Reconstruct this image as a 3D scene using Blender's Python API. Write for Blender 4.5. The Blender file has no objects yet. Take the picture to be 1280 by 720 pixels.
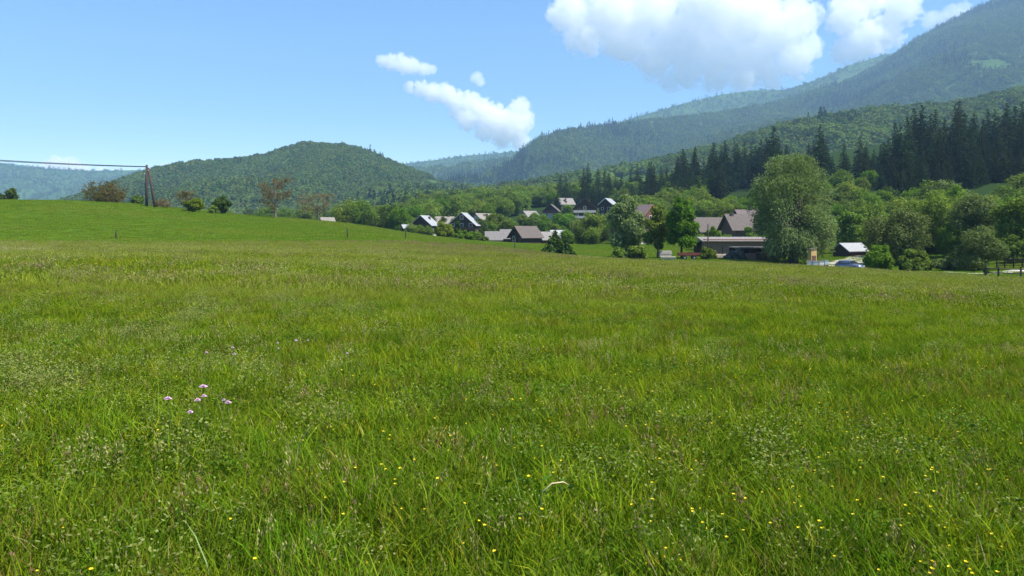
import bpy, math, random
import numpy as np
from mathutils import Vector

random.seed(7)
rng = np.random.default_rng(7)
sc = bpy.context.scene
COL = sc.collection
F = 900.0          # focal length in photo pixels (1280 wide)
YH = 285.0         # photo row of the horizon
ZC = 1.65          # eye height
R = math.radians

# ------------------------------------------------------------------ scene, camera, light
SUN_AZ, SUN_EL = R(116), R(58)
w = bpy.data.worlds.new("World"); sc.world = w; w.use_nodes = True
nt = w.node_tree
bg = nt.nodes["Background"]
skyn = nt.nodes.new("ShaderNodeTexSky"); skyn.sky_type = 'NISHITA'; skyn.sun_disc = False
skyn.sun_elevation = SUN_EL; skyn.sun_rotation = SUN_AZ
skyn.altitude = 500; skyn.air_density = 1.0; skyn.dust_density = 0.0; skyn.ozone_density = 1.6
hs_ = nt.nodes.new('ShaderNodeHueSaturation'); hs_.inputs['Saturation'].default_value = 1.25; hs_.inputs['Hue'].default_value = .503; nt.links.new(skyn.outputs[0], hs_.inputs['Color'])
nt.links.new(hs_.outputs[0], bg.inputs[0]); bg.inputs[1].default_value = 0.094
sl = bpy.data.lights.new("sun", 'SUN'); sl.energy = 5.0; sl.angle = R(0.5); sl.color = (1, 0.94, 0.83)
so = bpy.data.objects.new("sun", sl); COL.objects.link(so)
sd = Vector((math.sin(SUN_AZ)*math.cos(SUN_EL), math.cos(SUN_AZ)*math.cos(SUN_EL), math.sin(SUN_EL)))
so.rotation_euler = (-sd).to_track_quat('-Z', 'Y').to_euler()
cam = bpy.data.cameras.new("camera"); co = bpy.data.objects.new("camera", cam); COL.objects.link(co)
cam.sensor_width = 36; cam.lens = 36*F/1280; cam.shift_y = -(360-YH)/1280
cam.clip_start = 0.05; cam.clip_end = 60000
co.location = (0, 0, ZC); co.rotation_euler = (R(90), 0, 0)
sc.camera = co
sc.view_settings.view_transform = 'Standard'; sc.view_settings.look = 'None'
sc.view_settings.gamma = 1; sc.view_settings.exposure = 1.05; sc.view_settings.use_curve_mapping = False
cy = sc.cycles
cy.max_bounces = 14; cy.diffuse_bounces = 3; cy.glossy_bounces = 2; cy.transmission_bounces = 4
cy.volume_bounces = 14; cy.transparent_max_bounces = 6; cy.use_denoising = True
cy.volume_step_rate = 1.0; cy.volume_max_steps = 400
cy.sample_clamp_indirect = 4.0

# ------------------------------------------------------------------ numpy noise
def _hash(ix, iy, seed):
    n = (ix.astype(np.int64)*374761393 + iy.astype(np.int64)*668265263 + seed*144269) & 0x7fffffff
    n = ((n ^ (n >> 13))*1274126177) & 0x7fffffff
    return ((n ^ (n >> 16)) & 0xffff)/65535.0
def vnoise(x, y, seed=0):
    x = np.asarray(x, float); y = np.asarray(y, float)
    ix = np.floor(x); iy = np.floor(y); fx = x-ix; fy = y-iy
    fx = fx*fx*(3-2*fx); fy = fy*fy*(3-2*fy)
    a = _hash(ix, iy, seed); b = _hash(ix+1, iy, seed); c = _hash(ix, iy+1, seed); d = _hash(ix+1, iy+1, seed)
    return (a*(1-fx)+b*fx)*(1-fy)+(c*(1-fx)+d*fx)*fy
def fbm(x, y, seed=0, octv=4):
    s = 0; a = .5; t = 0
    for k in range(octv):
        s = s + a*vnoise(x*2**k+17.3*k, y*2**k-9.1*k, seed+k); t += a; a *= .5
    return s/t

# ------------------------------------------------------------------ terrain
def W(px, py, d):
    return ((px-640)/F*d, d, ZC+(YH-py)/F*d)
CP = []   # x, y, z
for x, y, z in [(0,0,0),(-8,3,0.1),(8,3,-.15),(0,12,-.15),(-14,18,.1),(14,18,-.7),(0,-30,.6),(-40,-20,1.2),(40,-20,-1),
                (0,30,-.45),(-30,40,.1),(30,40,-1.75),(0,55,-.75),(-60,-60,2),(60,-60,0)]:
    CP.append((x, y, z))
for px, py, d in [
    (0,304,80),(200,305,85),(400,304,92),(520,305,96),(600,309,96),(680,318,92),(760,329,86),(900,330,84),(1000,335,82),(1150,344,76),(1280,351,72),(1400,358,70),(-150,302,75),
    # mown hill on the left
    (-150,272,110),(0,276,112),(150,280,112),(300,287,115),(430,291,118),
    (-150,249,150),(0,250,150),(80,251,148),(150,254,146),(200,262,146),(260,268.5,150),(330,272,154),(400,276,160),(460,283,165),(500,290,170),
    (0,262,220),(150,268,220),(260,278,230),(400,284,240),
    # valley floor
    (510,292,275),(560,296,250),(585,297,250),(620,302.5,225),(665,304.5,215),(700,305,220),(760,303,215),(690,321,140),(760,325,118),(720,313,165),
    (900,327,118),(990,330,120),(850,322,128),(920,321,150),(800,297,225),(920,303,190),(1080,316,150),(1062,338.5,112),(1072,330,124),(1075,306,190),
    (1150,337,105),(1225,340,95),(1262,337,92),(1290,335,92),(1240,346,80),(1180,318,130),(1280,318,120),
    # village slope
    (740,285,320),(700,270,370),(660,276,350),(715,258,430),(590,282,330),(520,284,360),
    # spruce slope
    (700,252,520),(800,257,400),(900,252,340),(1000,244,300),(1100,238,270),(1280,232,240),(1400,225,240),
    (700,245,650),(800,240,560),(900,226,500),(1000,203,480),(1100,195,450),(1280,178,420),(1400,160,420),
    (600,258,520),(500,270,500),(300,276,520),(100,278,520),(-100,280,500),
    (500,262,800),(700,238,800),(900,208,760),(1280,140,700),(1500,110,700),(200,272,800),(-100,274,800)]:
    CP.append(W(px, py, d))
CP = np.array(CP)
def _phi(r2):
    return np.sqrt(r2+15.0**2)
_n = len(CP)
_d2 = ((CP[:, None, :2]-CP[None, :, :2])**2).sum(-1)
_A = np.zeros((_n+1, _n+1)); _A[:_n, :_n] = _phi(_d2)-np.eye(_n)*0.6; _A[:_n, _n] = 1; _A[_n, :_n] = 1
_w = np.linalg.solve(_A, np.append(CP[:, 2], 0))
def h(x, y):
    x = np.asarray(x, float); y = np.asarray(y, float); sh = x.shape
    xf = x.ravel(); yf = y.ravel(); out = np.empty(xf.size)
    for s in range(0, xf.size, 40000):
        xs = xf[s:s+40000]; ys = yf[s:s+40000]
        r2 = (xs[:, None]-CP[None, :, 0])**2+(ys[:, None]-CP[None, :, 1])**2
        out[s:s+40000] = _phi(r2)@_w[:_n]+_w[_n]
    r = np.hypot(xf, yf)
    k = np.clip((r-650)/500, 0, 1); k = k*k*(3-2*k)
    out = out*(1-k)-8*k
    return out.reshape(sh)
def h1(x, y): return float(h(np.array([x]), np.array([y]))[0])
def G(px, d):
    x = (px-640)/F*d
    return (x, d, h1(x, d))

# ------------------------------------------------------------------ mesh helpers
def new_obj(name, me, parent=None, mats=()):
    o = bpy.data.objects.new(name, me); COL.objects.link(o)
    if me is not None:
        for m in mats: me.materials.append(m)
    if parent is not None: o.parent = parent
    return o
def tag(o, label=None, cat=None, group=None, kind=None):
    if label: o["label"] = label
    if cat: o["category"] = cat
    if group: o["group"] = group
    if kind: o["kind"] = kind
    return o
def empty(name, loc, label, cat, group=None, rz=0.0):
    o = bpy.data.objects.new(name, None); COL.objects.link(o); o.empty_display_size = .3
    o.location = loc; o.rotation_euler = (0, 0, rz)
    return tag(o, label, cat, group)
def copy_tree(o, parent=None):
    c = o.copy(); COL.objects.link(c)
    if parent is not None: c.parent = parent
    for ch in list(o.children): copy_tree(ch, c)
    return c
def mesh_np(name, v, quads=None, tris=None, smooth=False):
    me = bpy.data.meshes.new(name)
    v = np.ascontiguousarray(v, dtype=np.float32)
    nq = 0 if quads is None else len(quads); ntr = 0 if tris is None else len(tris)
    me.vertices.add(len(v)); me.vertices.foreach_set("co", v.ravel())
    if nq+ntr:
        loops = np.concatenate([np.asarray(a, dtype=np.int32).ravel() for a in (quads, tris) if a is not None and len(a)])
        starts = np.concatenate([np.arange(nq)*4, nq*4+np.arange(ntr)*3]).astype(np.int32)
        me.loops.add(len(loops)); me.loops.foreach_set("vertex_index", loops)
        me.polygons.add(nq+ntr); me.polygons.foreach_set("loop_start", starts)
        me.polygons.foreach_set("use_smooth", np.full(nq+ntr, smooth))
    me.update(calc_edges=True); me.validate()
    return me
class MB:
    """collects boxes, prisms and tubes, then links them as one mesh"""
    def __init__(s): s.v = []; s.f = []; s.mi = []
    def add(s, vs, fs, mi=0):
        b = len(s.v); s.v += [tuple(p) for p in vs]; s.f += [tuple(b+i for i in f) for f in fs]; s.mi += [mi]*len(fs); return s
    def box(s, c, d, rz=0, ry=0, mi=0):
        x, y, z = [k/2 for k in d]; vs = []
        for q in [(-x,-y,-z),(x,-y,-z),(x,y,-z),(-x,y,-z),(-x,-y,z),(x,-y,z),(x,y,z),(-x,y,z)]:
            p = Vector(q)
            if ry: p = Vector((p.x*math.cos(ry)+p.z*math.sin(ry), p.y, -p.x*math.sin(ry)+p.z*math.cos(ry)))
            if rz: p = Vector((p.x*math.cos(rz)-p.y*math.sin(rz), p.x*math.sin(rz)+p.y*math.cos(rz), p.z))
            vs.append((p.x+c[0], p.y+c[1], p.z+c[2]))
        return s.add(vs, [(0,3,2,1),(4,5,6,7),(0,1,5,4),(1,2,6,5),(2,3,7,6),(3,0,4,7)], mi)
    def prism(s, poly, y0, y1, mi=0):
        """poly in x,z (counter-clockwise seen from -y), extruded along y"""
        n = len(poly); vs = [(x, y0, z) for x, z in poly]+[(x, y1, z) for x, z in poly]
        fs = [tuple(range(n)), tuple(range(2*n-1, n-1, -1))]
        for i in range(n):
            j = (i+1) % n; fs.append((j, i, n+i, n+j))
        return s.add(vs, fs, mi)
    def tube(s, pts, rad, n=8, mi=0, caps=True):
        pts = [Vector(p) for p in pts]
        if not hasattr(rad, '__len__'): rad = [rad]*len(pts)
        b = len(s.v); fs = []; vs = []
        for i, p in enumerate(pts):
            t = (pts[min(i+1, len(pts)-1)]-pts[max(i-1, 0)]).normalized()
            a = Vector((1, 0, 0)) if abs(t.x) < .8 else Vector((0, 1, 0))
            u = t.cross(a).normalized(); q = t.cross(u)
            for k in range(n):
                an = 2*math.pi*k/n; vs.append(p+(u*math.cos(an)+q*math.sin(an))*rad[i])
        for i in range(len(pts)-1):
            for k in range(n):
                k2 = (k+1) % n; fs.append((i*n+k, i*n+k2, (i+1)*n+k2, (i+1)*n+k))
        if caps: fs += [tuple(range(n-1, -1, -1)), tuple((len(pts)-1)*n+k for k in range(n))]
        return s.add(vs, fs, mi)
    def mesh(s, name, smooth=False):
        me = bpy.data.meshes.new(name); me.from_pydata(s.v, [], s.f)
        me.polygons.foreach_set("material_index", s.mi); me.polygons.foreach_set("use_smooth", [smooth]*len(s.f)); me.update(); return me
    def build(s, name, mats, parent=None, smooth=False):
        return new_obj(name, s.mesh(name, smooth), parent, mats if isinstance(mats, (list, tuple)) else [mats])

# ------------------------------------------------------------------ materials
def mat(name):
    m = bpy.data.materials.new(name); m.use_nodes = True; m.node_tree.nodes.clear()
    o = m.node_tree.nodes.new("ShaderNodeOutputMaterial"); return m, m.node_tree, o
def N(t, typ, **kw):
    n = t.nodes.new(typ)
    for k, v in kw.items(): setattr(n, k, v)
    return n
def leaf_mat(name, cols, transl=.35, rnd=.25, attr=None, gloss=0.0, patch=None):
    """cols: colours spread over the leaves at random; a little hue drift between plants"""
    m, t, out = mat(name)
    if attr:
        at = N(t, "ShaderNodeAttribute", attribute_name=attr); src = at.outputs["Color"]
    else:
        g = N(t, "ShaderNodeNewGeometry"); rp = N(t, "ShaderNodeValToRGB"); rp.color_ramp.interpolation = 'LINEAR'
        el = rp.color_ramp.elements
        while len(el) < len(cols): el.new(.5)
        for i, c in enumerate(cols):
            el[i].position = i/(max(1, len(cols)-1)); el[i].color = (*c, 1)
        t.links.new(g.outputs["Random Per Island"], rp.inputs[0]); src = rp.outputs[0]
    oi = N(t, "ShaderNodeObjectInfo")
    hsv = N(t, "ShaderNodeHueSaturation"); t.links.new(src, hsv.inputs["Color"])
    mh = N(t, "ShaderNodeMapRange"); mh.inputs[3].default_value = .5-.045*rnd/.25; mh.inputs[4].default_value = .5+.004*rnd/.25
    mv = N(t, "ShaderNodeMapRange"); mv.inputs[3].default_value = 1-rnd; mv.inputs[4].default_value = 1+rnd
    ml = N(t, "ShaderNodeMath", operation='FRACT'); mm = N(t, "ShaderNodeMath", operation='MULTIPLY'); mm.inputs[1].default_value = 7.31
    t.links.new(oi.outputs["Random"], mh.inputs[0]); t.links.new(oi.outputs["Random"], mm.inputs[0]); t.links.new(mm.outputs[0], ml.inputs[0]); t.links.new(ml.outputs[0], mv.inputs[0])
    t.links.new(mh.outputs[0], hsv.inputs["Hue"]); t.links.new(mv.outputs[0], hsv.inputs["Value"])
    csrc = hsv.outputs[0]
    if patch:                      # colour of plant stands plus painted distance paling, carried by the scatter points
        at2 = N(t, "ShaderNodeAttribute", attribute_name="tint", attribute_type='INSTANCER')
        mx = N(t, "ShaderNodeMix", data_type='RGBA', blend_type='MIX'); t.links.new(at2.outputs["Fac"], mx.inputs[0])
        t.links.new(csrc, mx.inputs[6]); mx.inputs[7].default_value = (*patch, 1); csrc = mx.outputs[2]
    df = N(t, "ShaderNodeBsdfDiffuse"); tr = N(t, "ShaderNodeBsdfTranslucent"); mix = N(t, "ShaderNodeMixShader"); mix.inputs[0].default_value = transl
    tc = N(t, "ShaderNodeMix", data_type='RGBA', blend_type='MULTIPLY'); tc.inputs[0].default_value = 1; t.links.new(csrc, tc.inputs[6]); tc.inputs[7].default_value = (1.25, 1.25, .6, 1)
    t.links.new(csrc, df.inputs[0]); t.links.new(tc.outputs[2], tr.inputs[0])
    t.links.new(df.outputs[0], mix.inputs[1]); t.links.new(tr.outputs[0], mix.inputs[2])
    last = mix
    if gloss:
        gl = N(t, "ShaderNodeBsdfGlossy"); gl.inputs["Roughness"].default_value = .45; gl.inputs[0].default_value = (.9, .95, 1, 1)
        m2 = N(t, "ShaderNodeMixShader"); m2.inputs[0].default_value = gloss
        t.links.new(mix.outputs[0], m2.inputs[1]); t.links.new(gl.outputs[0], m2.inputs[2]); last = m2
    t.links.new(last.outputs[0], out.inputs[0])
    return m
def solid(name, c, rough=.7, var=.25, scale=6.0, metal=0, bump=.3, stretch=(1, 1, 1), spec=.3):
    m, t, out = mat(name)
    p = N(t, "ShaderNodeBsdfPrincipled"); p.inputs["Roughness"].default_value = rough; p.inputs["Metallic"].default_value = metal
    p.inputs["Specular IOR Level"].default_value = spec
    tc = N(t, "ShaderNodeTexCoord"); mp = N(t, "ShaderNodeMapping"); mp.inputs["Scale"].default_value = stretch
    no = N(t, "ShaderNodeTexNoise"); no.inputs["Scale"].default_value = scale; no.inputs["Detail"].default_value = 5
    rp = N(t, "ShaderNodeValToRGB"); rp.color_ramp.elements[0].position = .3; rp.color_ramp.elements[1].position = .7
    rp.color_ramp.elements[0].color = (*[k*(1-var) for k in c], 1); rp.color_ramp.elements[1].color = (*[min(1, k*(1+var)) for k in c], 1)
    t.links.new(tc.outputs["Object"], mp.inputs[0]); t.links.new(mp.outputs[0], no.inputs["Vector"]); t.links.new(no.outputs["Fac"], rp.inputs[0])
    t.links.new(rp.outputs[0], p.inputs["Base Color"])
    if bump:
        b = N(t, "ShaderNodeBump"); b.inputs["Strength"].default_value = bump; b.inputs["Distance"].default_value = .05
        t.links.new(no.outputs["Fac"], b.inputs["Height"]); t.links.new(b.outputs[0], p.inputs["Normal"])
    t.links.new(p.outputs[0], out.inputs[0]); return m
def ramp_ground(name, stops, scales, detail=6, bump=0.0, zone=False):
    m, t, out = mat(name)
    df = N(t, "ShaderNodeBsdfDiffuse")
    tc = N(t, "ShaderNodeTexCoord"); a = N(t, "ShaderNodeTexNoise"); b = N(t, "ShaderNodeTexNoise")
    a.inputs["Scale"].default_value = scales[0]; b.inputs["Scale"].default_value = scales[1]; a.inputs["Detail"].default_value = detail; b.inputs["Detail"].default_value = detail
    ad = N(t, "ShaderNodeMix", data_type='FLOAT'); ad.inputs[0].default_value = .5
    t.links.new(tc.outputs["Object"], a.inputs["Vector"]); t.links.new(tc.outputs["Object"], b.inputs["Vector"])
    t.links.new(a.outputs["Fac"], ad.inputs[2]); t.links.new(b.outputs["Fac"], ad.inputs[3])
    rp = N(t, "ShaderNodeValToRGB"); el = rp.color_ramp.elements
    while len(el) < len(stops): el.new(.5)
    for i, (p, c) in enumerate(stops): el[i].position = p; el[i].color = (*c, 1)
    t.links.new(ad.outputs[0], rp.inputs[0]); csrc = rp.outputs[0]
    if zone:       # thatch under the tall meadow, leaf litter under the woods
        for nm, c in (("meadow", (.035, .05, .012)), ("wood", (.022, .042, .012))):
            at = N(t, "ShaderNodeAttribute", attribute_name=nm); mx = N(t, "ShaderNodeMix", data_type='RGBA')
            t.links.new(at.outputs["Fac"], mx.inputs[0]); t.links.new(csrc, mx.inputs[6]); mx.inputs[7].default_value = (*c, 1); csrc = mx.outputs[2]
    t.links.new(csrc, df.inputs[0])
    if bump:
        bp = N(t, "ShaderNodeBump"); bp.inputs["Strength"].default_value = .8; bp.inputs["Distance"].default_value = bump
        t.links.new(b.outputs["Fac"], bp.inputs["Height"]); t.links.new(bp.outputs[0], df.inputs["Normal"])
    t.links.new(df.outputs[0], out.inputs[0]); return m

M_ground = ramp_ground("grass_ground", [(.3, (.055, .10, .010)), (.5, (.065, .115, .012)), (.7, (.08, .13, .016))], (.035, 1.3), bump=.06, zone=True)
M_forestfloor = ramp_ground("forest_floor", [(.35, (.03, .06, .014)), (.6, (.06, .11, .022))], (.004, .05), bump=2.0)
M_bark = solid("bark", (.07, .055, .04), .9, .4, 3, stretch=(1, 1, .2))
M_pale_bark = solid("grey_bark", (.14, .12, .10), .9, .4, 3, stretch=(1, 1, .2))
M_spruce = leaf_mat("spruce_needles", [(.009, .023, .011), (.018, .039, .016), (.034, .060, .020)], .15, .35)
L_broad = leaf_mat("broad_leaves", [(0.065, 0.124, 0.022), (0.121, 0.203, 0.033), (0.188, 0.272, 0.047)], .35, .15)
L_fresh = leaf_mat("fresh_leaves", [(0.063, 0.144, 0.014), (0.098, 0.207, 0.019), (0.138, 0.241, 0.029)], .4, .12)
L_willow = leaf_mat("willow_leaves", [(0.097, 0.149, 0.057), (0.152, 0.221, 0.084), (0.233, 0.299, 0.129)], .35, .08)
L_grey = leaf_mat("grey_green_leaves", [(0.081, 0.120, 0.037), (0.119, 0.169, 0.050), (0.161, 0.208, 0.069)], .3, .12)
L_olive = leaf_mat("olive_leaves", [(0.081, 0.155, 0.024), (0.140, 0.186, 0.034), (0.163, 0.232, 0.040)], .35, .1)
L_brown = leaf_mat("young_brown_leaves", [(.17, .15, .085), (.19, .165, .09), (.15, .16, .06)], .3, .12)
L_yellow = leaf_mat("yellow_green_leaves", [(0.095, 0.160, 0.016), (0.160, 0.224, 0.021), (0.201, 0.255, 0.031)], .4, .1)
L_dark = leaf_mat("dark_leaves", [(0.029, 0.063, 0.014), (0.051, 0.095, 0.020), (0.079, 0.128, 0.026)], .3, .15)

# ------------------------------------------------------------------ ground sheet
def axis(lims):
    out = [lims[0][0]]
    for a, b, s in lims:
        n = max(1, int(round((b-a)/s))); out += list(np.linspace(a, b, n+1)[1:])
    return np.array(out)
def sheet(xs, ys, fn, name, mats, smooth=True):
    X, Y = np.meshgrid(xs, ys); Z = fn(X, Y)
    v = np.stack([X.ravel(), Y.ravel(), Z.ravel()], 1); nx, ny = len(xs), len(ys)
    i = np.arange(ny-1)[:, None]*nx+np.arange(nx-1)[None, :]; i = i.ravel()
    q = np.stack([i, i+1, i+nx+1, i+nx], 1)
    return new_obj(name, mesh_np(name, v, q, smooth=smooth), None, mats)
xs = axis([(-9000, -1500, 700), (-1500, -500, 60), (-500, -160, 10), (-160, -14, 2), (-14, 14, .5), (14, 160, 2), (160, 500, 10), (500, 1500, 60), (1500, 9000, 700)])
ys = axis([(-900, -100, 80), (-100, -10, 10), (-10, 0, 1), (0, 22, .5), (22, 60, 1), (60, 320, 2.5), (320, 700, 10), (700, 1400, 50), (1400, 12000, 700)])
def hg(X, Y): return h(X, Y)+(fbm(X*.13, Y*.13, 3, 3)-.5)*np.where(Y > 78, .0, .2)*np.clip((np.hypot(X, Y)-6)/10, 0, 1)
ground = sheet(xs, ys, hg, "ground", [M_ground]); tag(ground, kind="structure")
def meadow_far_edge(x, y):
    """depth at which the tall meadow ends, along the view ray"""
    px = x/np.maximum(y, 1)*F+640
    return np.interp(px, [-200, 0, 200, 400, 520, 600, 680, 760, 900, 1000, 1150, 1280, 1500], [76, 80, 85, 92, 97, 97, 93, 87, 85, 83, 77, 73, 70])
_gx = np.empty(len(ground.data.vertices)*3); ground.data.vertices.foreach_get("co", _gx); _gx = _gx.reshape(-1, 3)
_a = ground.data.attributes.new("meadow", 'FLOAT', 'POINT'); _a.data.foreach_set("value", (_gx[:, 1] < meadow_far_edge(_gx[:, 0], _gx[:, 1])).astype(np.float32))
_px = _gx[:, 0]/np.maximum(_gx[:, 1], 1)*F+640
_wd = np.clip((_gx[:, 1]-np.interp(_px, [400, 520, 700, 850, 900, 1085, 1300], [300, 330, 310, 260, 225, 200, 150]))/15, 0, 1)
_a = ground.data.attributes.new("wood", 'FLOAT', 'POINT'); _a.data.foreach_set("value", _wd.astype(np.float32))

# ------------------------------------------------------------------ scatter of plants (one object, geometry nodes)
def scatter_obj(name, protos, pts, idx, rot, scl, mats, tint=None, loc=(0, 0, 0)):
    """protos: list of (verts, quads, tris, colours per vertex or None, material index per face)."""
    V = []; Q = []; T = []; pid = []; C = []; MQ = []; MT = []; b = 0
    for k, (v, q, t, c, mi) in enumerate(protos):
        V.append(v); pid.append(np.full(len(v), k))
        if q is not None and len(q): Q.append(np.asarray(q)+b); MQ.append(np.full(len(q), mi))
        if t is not None and len(t): T.append(np.asarray(t)+b); MT.append(np.full(len(t), mi))
        C.append(c if c is not None else np.ones((len(v), 3))*.1); b += len(v)
    npv = b; n = len(pts)
    V = np.concatenate(V+[pts]); Q = np.concatenate(Q) if Q else None; T = np.concatenate(T) if T else None
    me = bpy.data.meshes.new(name)
    me = mesh_np(name, V, Q, T)
    ml = np.concatenate(MQ+MT).astype(np.int32) if (MQ or MT) else None
    if len(mats) > 1: me.polygons.foreach_set("material_index", ml)
    def att(nm, typ, key, arr):
        a = me.attributes.new(nm, typ, 'POINT'); a.data.foreach_set(key, np.ascontiguousarray(arr).ravel())
    P = np.concatenate(pid)
    att("proto", 'INT', "value", np.concatenate([P, np.full(n, -1)]).astype(np.int32))
    att("idx", 'INT', "value", np.concatenate([np.zeros(npv), idx]).astype(np.int32))
    att("rot", 'FLOAT_VECTOR', "vector", np.concatenate([np.zeros((npv, 3)), rot]).astype(np.float32))
    att("scl", 'FLOAT_VECTOR', "vector", np.concatenate([np.ones((npv, 3)), scl]).astype(np.float32))
    att("tint", 'FLOAT', "value", np.concatenate([np.zeros(npv), tint if tint is not None else np.zeros(n)]).astype(np.float32))
    cc = np.concatenate(C+[np.zeros((n, 3))]); cc = np.concatenate([cc, np.ones((len(cc), 1))], 1).astype(np.float32)
    att("Col", 'FLOAT_COLOR', "color", cc)
    o = new_obj(name, me, None, mats)
    g = bpy.data.node_groups.new(name+"_nodes", 'GeometryNodeTree')
    g.interface.new_socket("Geometry", in_out='INPUT', socket_type='NodeSocketGeometry'); g.interface.new_socket("Geometry", in_out='OUTPUT', socket_type='NodeSocketGeometry')
    gi = g.nodes.new("NodeGroupInput"); go = g.nodes.new("NodeGroupOutput")
    def na(nm, dt):
        x = g.nodes.new("GeometryNodeInputNamedAttribute"); x.data_type = dt; x.inputs["Name"].default_value = nm; return x.outputs["Attribute"]
    cmp_ = g.nodes.new("FunctionNodeCompare"); cmp_.data_type = 'INT'; cmp_.operation = 'GREATER_EQUAL'
    ai = [s for s in cmp_.inputs if s.enabled and s.type == 'INT']
    g.links.new(na("proto", 'INT'), ai[0]); ai[1].default_value = 0
    sep = g.nodes.new("GeometryNodeSeparateGeometry"); sep.domain = 'POINT'
    g.links.new(gi.outputs[0], sep.inputs[0]); g.links.new(cmp_.outputs[0], sep.inputs[1])
    sp = g.nodes.new("GeometryNodeSplitToInstances"); sp.domain = 'POINT'
    g.links.new(sep.outputs[0], sp.inputs[0]); g.links.new(na("proto", 'INT'), sp.inputs["Group ID"])
    mp = g.nodes.new("GeometryNodeMeshToPoints"); g.links.new(sep.outputs[1], mp.inputs[0])
    io = g.nodes.new("GeometryNodeInstanceOnPoints"); io.inputs["Pick Instance"].default_value = True
    er = g.nodes.new("FunctionNodeEulerToRotation"); g.links.new(na("rot", 'FLOAT_VECTOR'), er.inputs[0])
    g.links.new(mp.outputs[0], io.inputs["Points"]); g.links.new(sp.outputs[0], io.inputs["Instance"])
    g.links.new(na("idx", 'INT'), io.inputs["Instance Index"]); g.links.new(er.outputs[0], io.inputs["Rotation"]); g.links.new(na("scl", 'FLOAT_VECTOR'), io.inputs["Scale"])
    g.links.new(io.outputs[0], go.inputs[0])
    md = o.modifiers.new("scatter", 'NODES'); md.node_group = g
    return o

def rot3(a, b, c):
    """random orientation frames: returns two orthogonal unit vectors per item"""
    pass
def rand_dirs(n, r=rng):
    v = r.normal(size=(n, 3)); return v/np.linalg.norm(v, axis=1)[:, None]
def leaf_quads(cen, L, Wd, axis_dir=None, spread=1.0, r=rng):
    """kite-shaped leaves (one quad each) at the centres; axis_dir = preferred long axis"""
    n = len(cen); L = np.broadcast_to(L, (n,)); Wd = np.broadcast_to(Wd, (n,))
    u = rand_dirs(n, r)
    if axis_dir is not None:
        u = axis_dir+u*spread; u /= np.linalg.norm(u, axis=1)[:, None]
    a = rand_dirs(n, r); s = np.cross(u, a); s /= np.linalg.norm(s, axis=1)[:, None]+1e-9
    p0 = cen-u*L[:, None]*.5; p1 = cen+s*Wd[:, None]*.5; p2 = cen+u*L[:, None]*.5; p3 = cen-s*Wd[:, None]*.5
    v = np.stack([p0, p1, p2, p3], 1).reshape(-1, 3)
    q = np.arange(n*4).reshape(-1, 4)
    return v, q

def leaf_facing(cen, nrm, L, Wd, jit, r=rng):
    """leaves whose faces turn towards nrm, jittered"""
    n = len(cen); L = np.broadcast_to(L, (n,)); Wd = np.broadcast_to(Wd, (n,))
    nn = nrm+rand_dirs(n, r)*jit; nn /= np.linalg.norm(nn, axis=1)[:, None]+1e-9
    u = np.cross(nn, rand_dirs(n, r)); u /= np.linalg.norm(u, axis=1)[:, None]+1e-9; s = np.cross(nn, u)
    v = np.stack([cen-u*L[:, None]*.5, cen+s*Wd[:, None]*.5, cen+u*L[:, None]*.5, cen-s*Wd[:, None]*.5], 1).reshape(-1, 3)
    return v, np.arange(n*4).reshape(-1, 4)
# ------------------------------------------------------------------ meadow plants
GREENS = np.array([1.12, 1.13, .9])*np.array([(.085, .165, .008), (.12, .21, .010), (.065, .14, .010), (.165, .235, .014), (.20, .235, .020), (.105, .195, .008)])
def tuft(nb, rad, h0, h1_, wid, seg=3, lean=.5, pal=GREENS, straw=.03, r=rng):
    base = np.zeros((nb, 3)); a = r.uniform(0, 2*np.pi, nb); q = np.sqrt(r.uniform(0, 1, nb))*rad
    base[:, 0] = np.cos(a)*q; base[:, 1] = np.sin(a)*q
    H = r.uniform(h0, h1_, nb); az = r.uniform(0, 2*np.pi, nb); ln = r.uniform(.1, 1, nb)*lean*H
    d = np.stack([np.cos(az), np.sin(az), np.zeros(nb)], 1); faz = az+np.pi/2+r.normal(0, .6, nb); s = np.stack([np.cos(faz), np.sin(faz), np.zeros(nb)], 1)
    wd = wid*r.uniform(.6, 1.4, nb)
    V = []
    for k in range(seg+1):
        t = k/seg
        p = base+d*(ln*t*t)[:, None]; p[:, 2] = H*(t-.18*t*t*r.uniform(.3, 1.2))
        if k == seg: V.append(p[:, None])
        else:
            ww = wd*(1-.75*t*t)*.5
            V.append(np.stack([p-s*ww[:, None], p+s*ww[:, None]], 1))
    V = np.concatenate(V, 1); nv = 2*seg+1
    q = []; t3 = []
    for k in range(seg-1): q.append([2*k, 2*k+1, 2*k+3, 2*k+2])
    t3 = [[2*seg-2, 2*seg-1, 2*seg]]
    off = (np.arange(nb)*nv)[:, None, None]
    Q = (np.array(q)[None]+off).reshape(-1, 4); T = (np.array(t3)[None]+off).reshape(-1, 3)
    c = pal[r.integers(0, len(pal), nb)]*r.uniform(.75, 1.25, (nb, 1))
    st = r.uniform(0, 1, nb) < straw; c[st] = np.array((.34, .30, .14))*r.uniform(.7, 1.2, (st.sum(), 1))
    return V.reshape(-1, 3), Q, T, np.repeat(c, nv, 0), 0
def merge(*ps):
    V = []; Q = []; T = []; C = []; b = 0
    for v, q, t, c, _ in ps:
        V.append(v); C.append(c)
        if q is not None and len(q): Q.append(np.asarray(q)+b)
        if t is not None and len(t): T.append(np.asarray(t)+b)
        b += len(v)
    return np.concatenate(V), (np.concatenate(Q) if Q else None), (np.concatenate(T) if T else None), np.concatenate(C), 0
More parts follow.
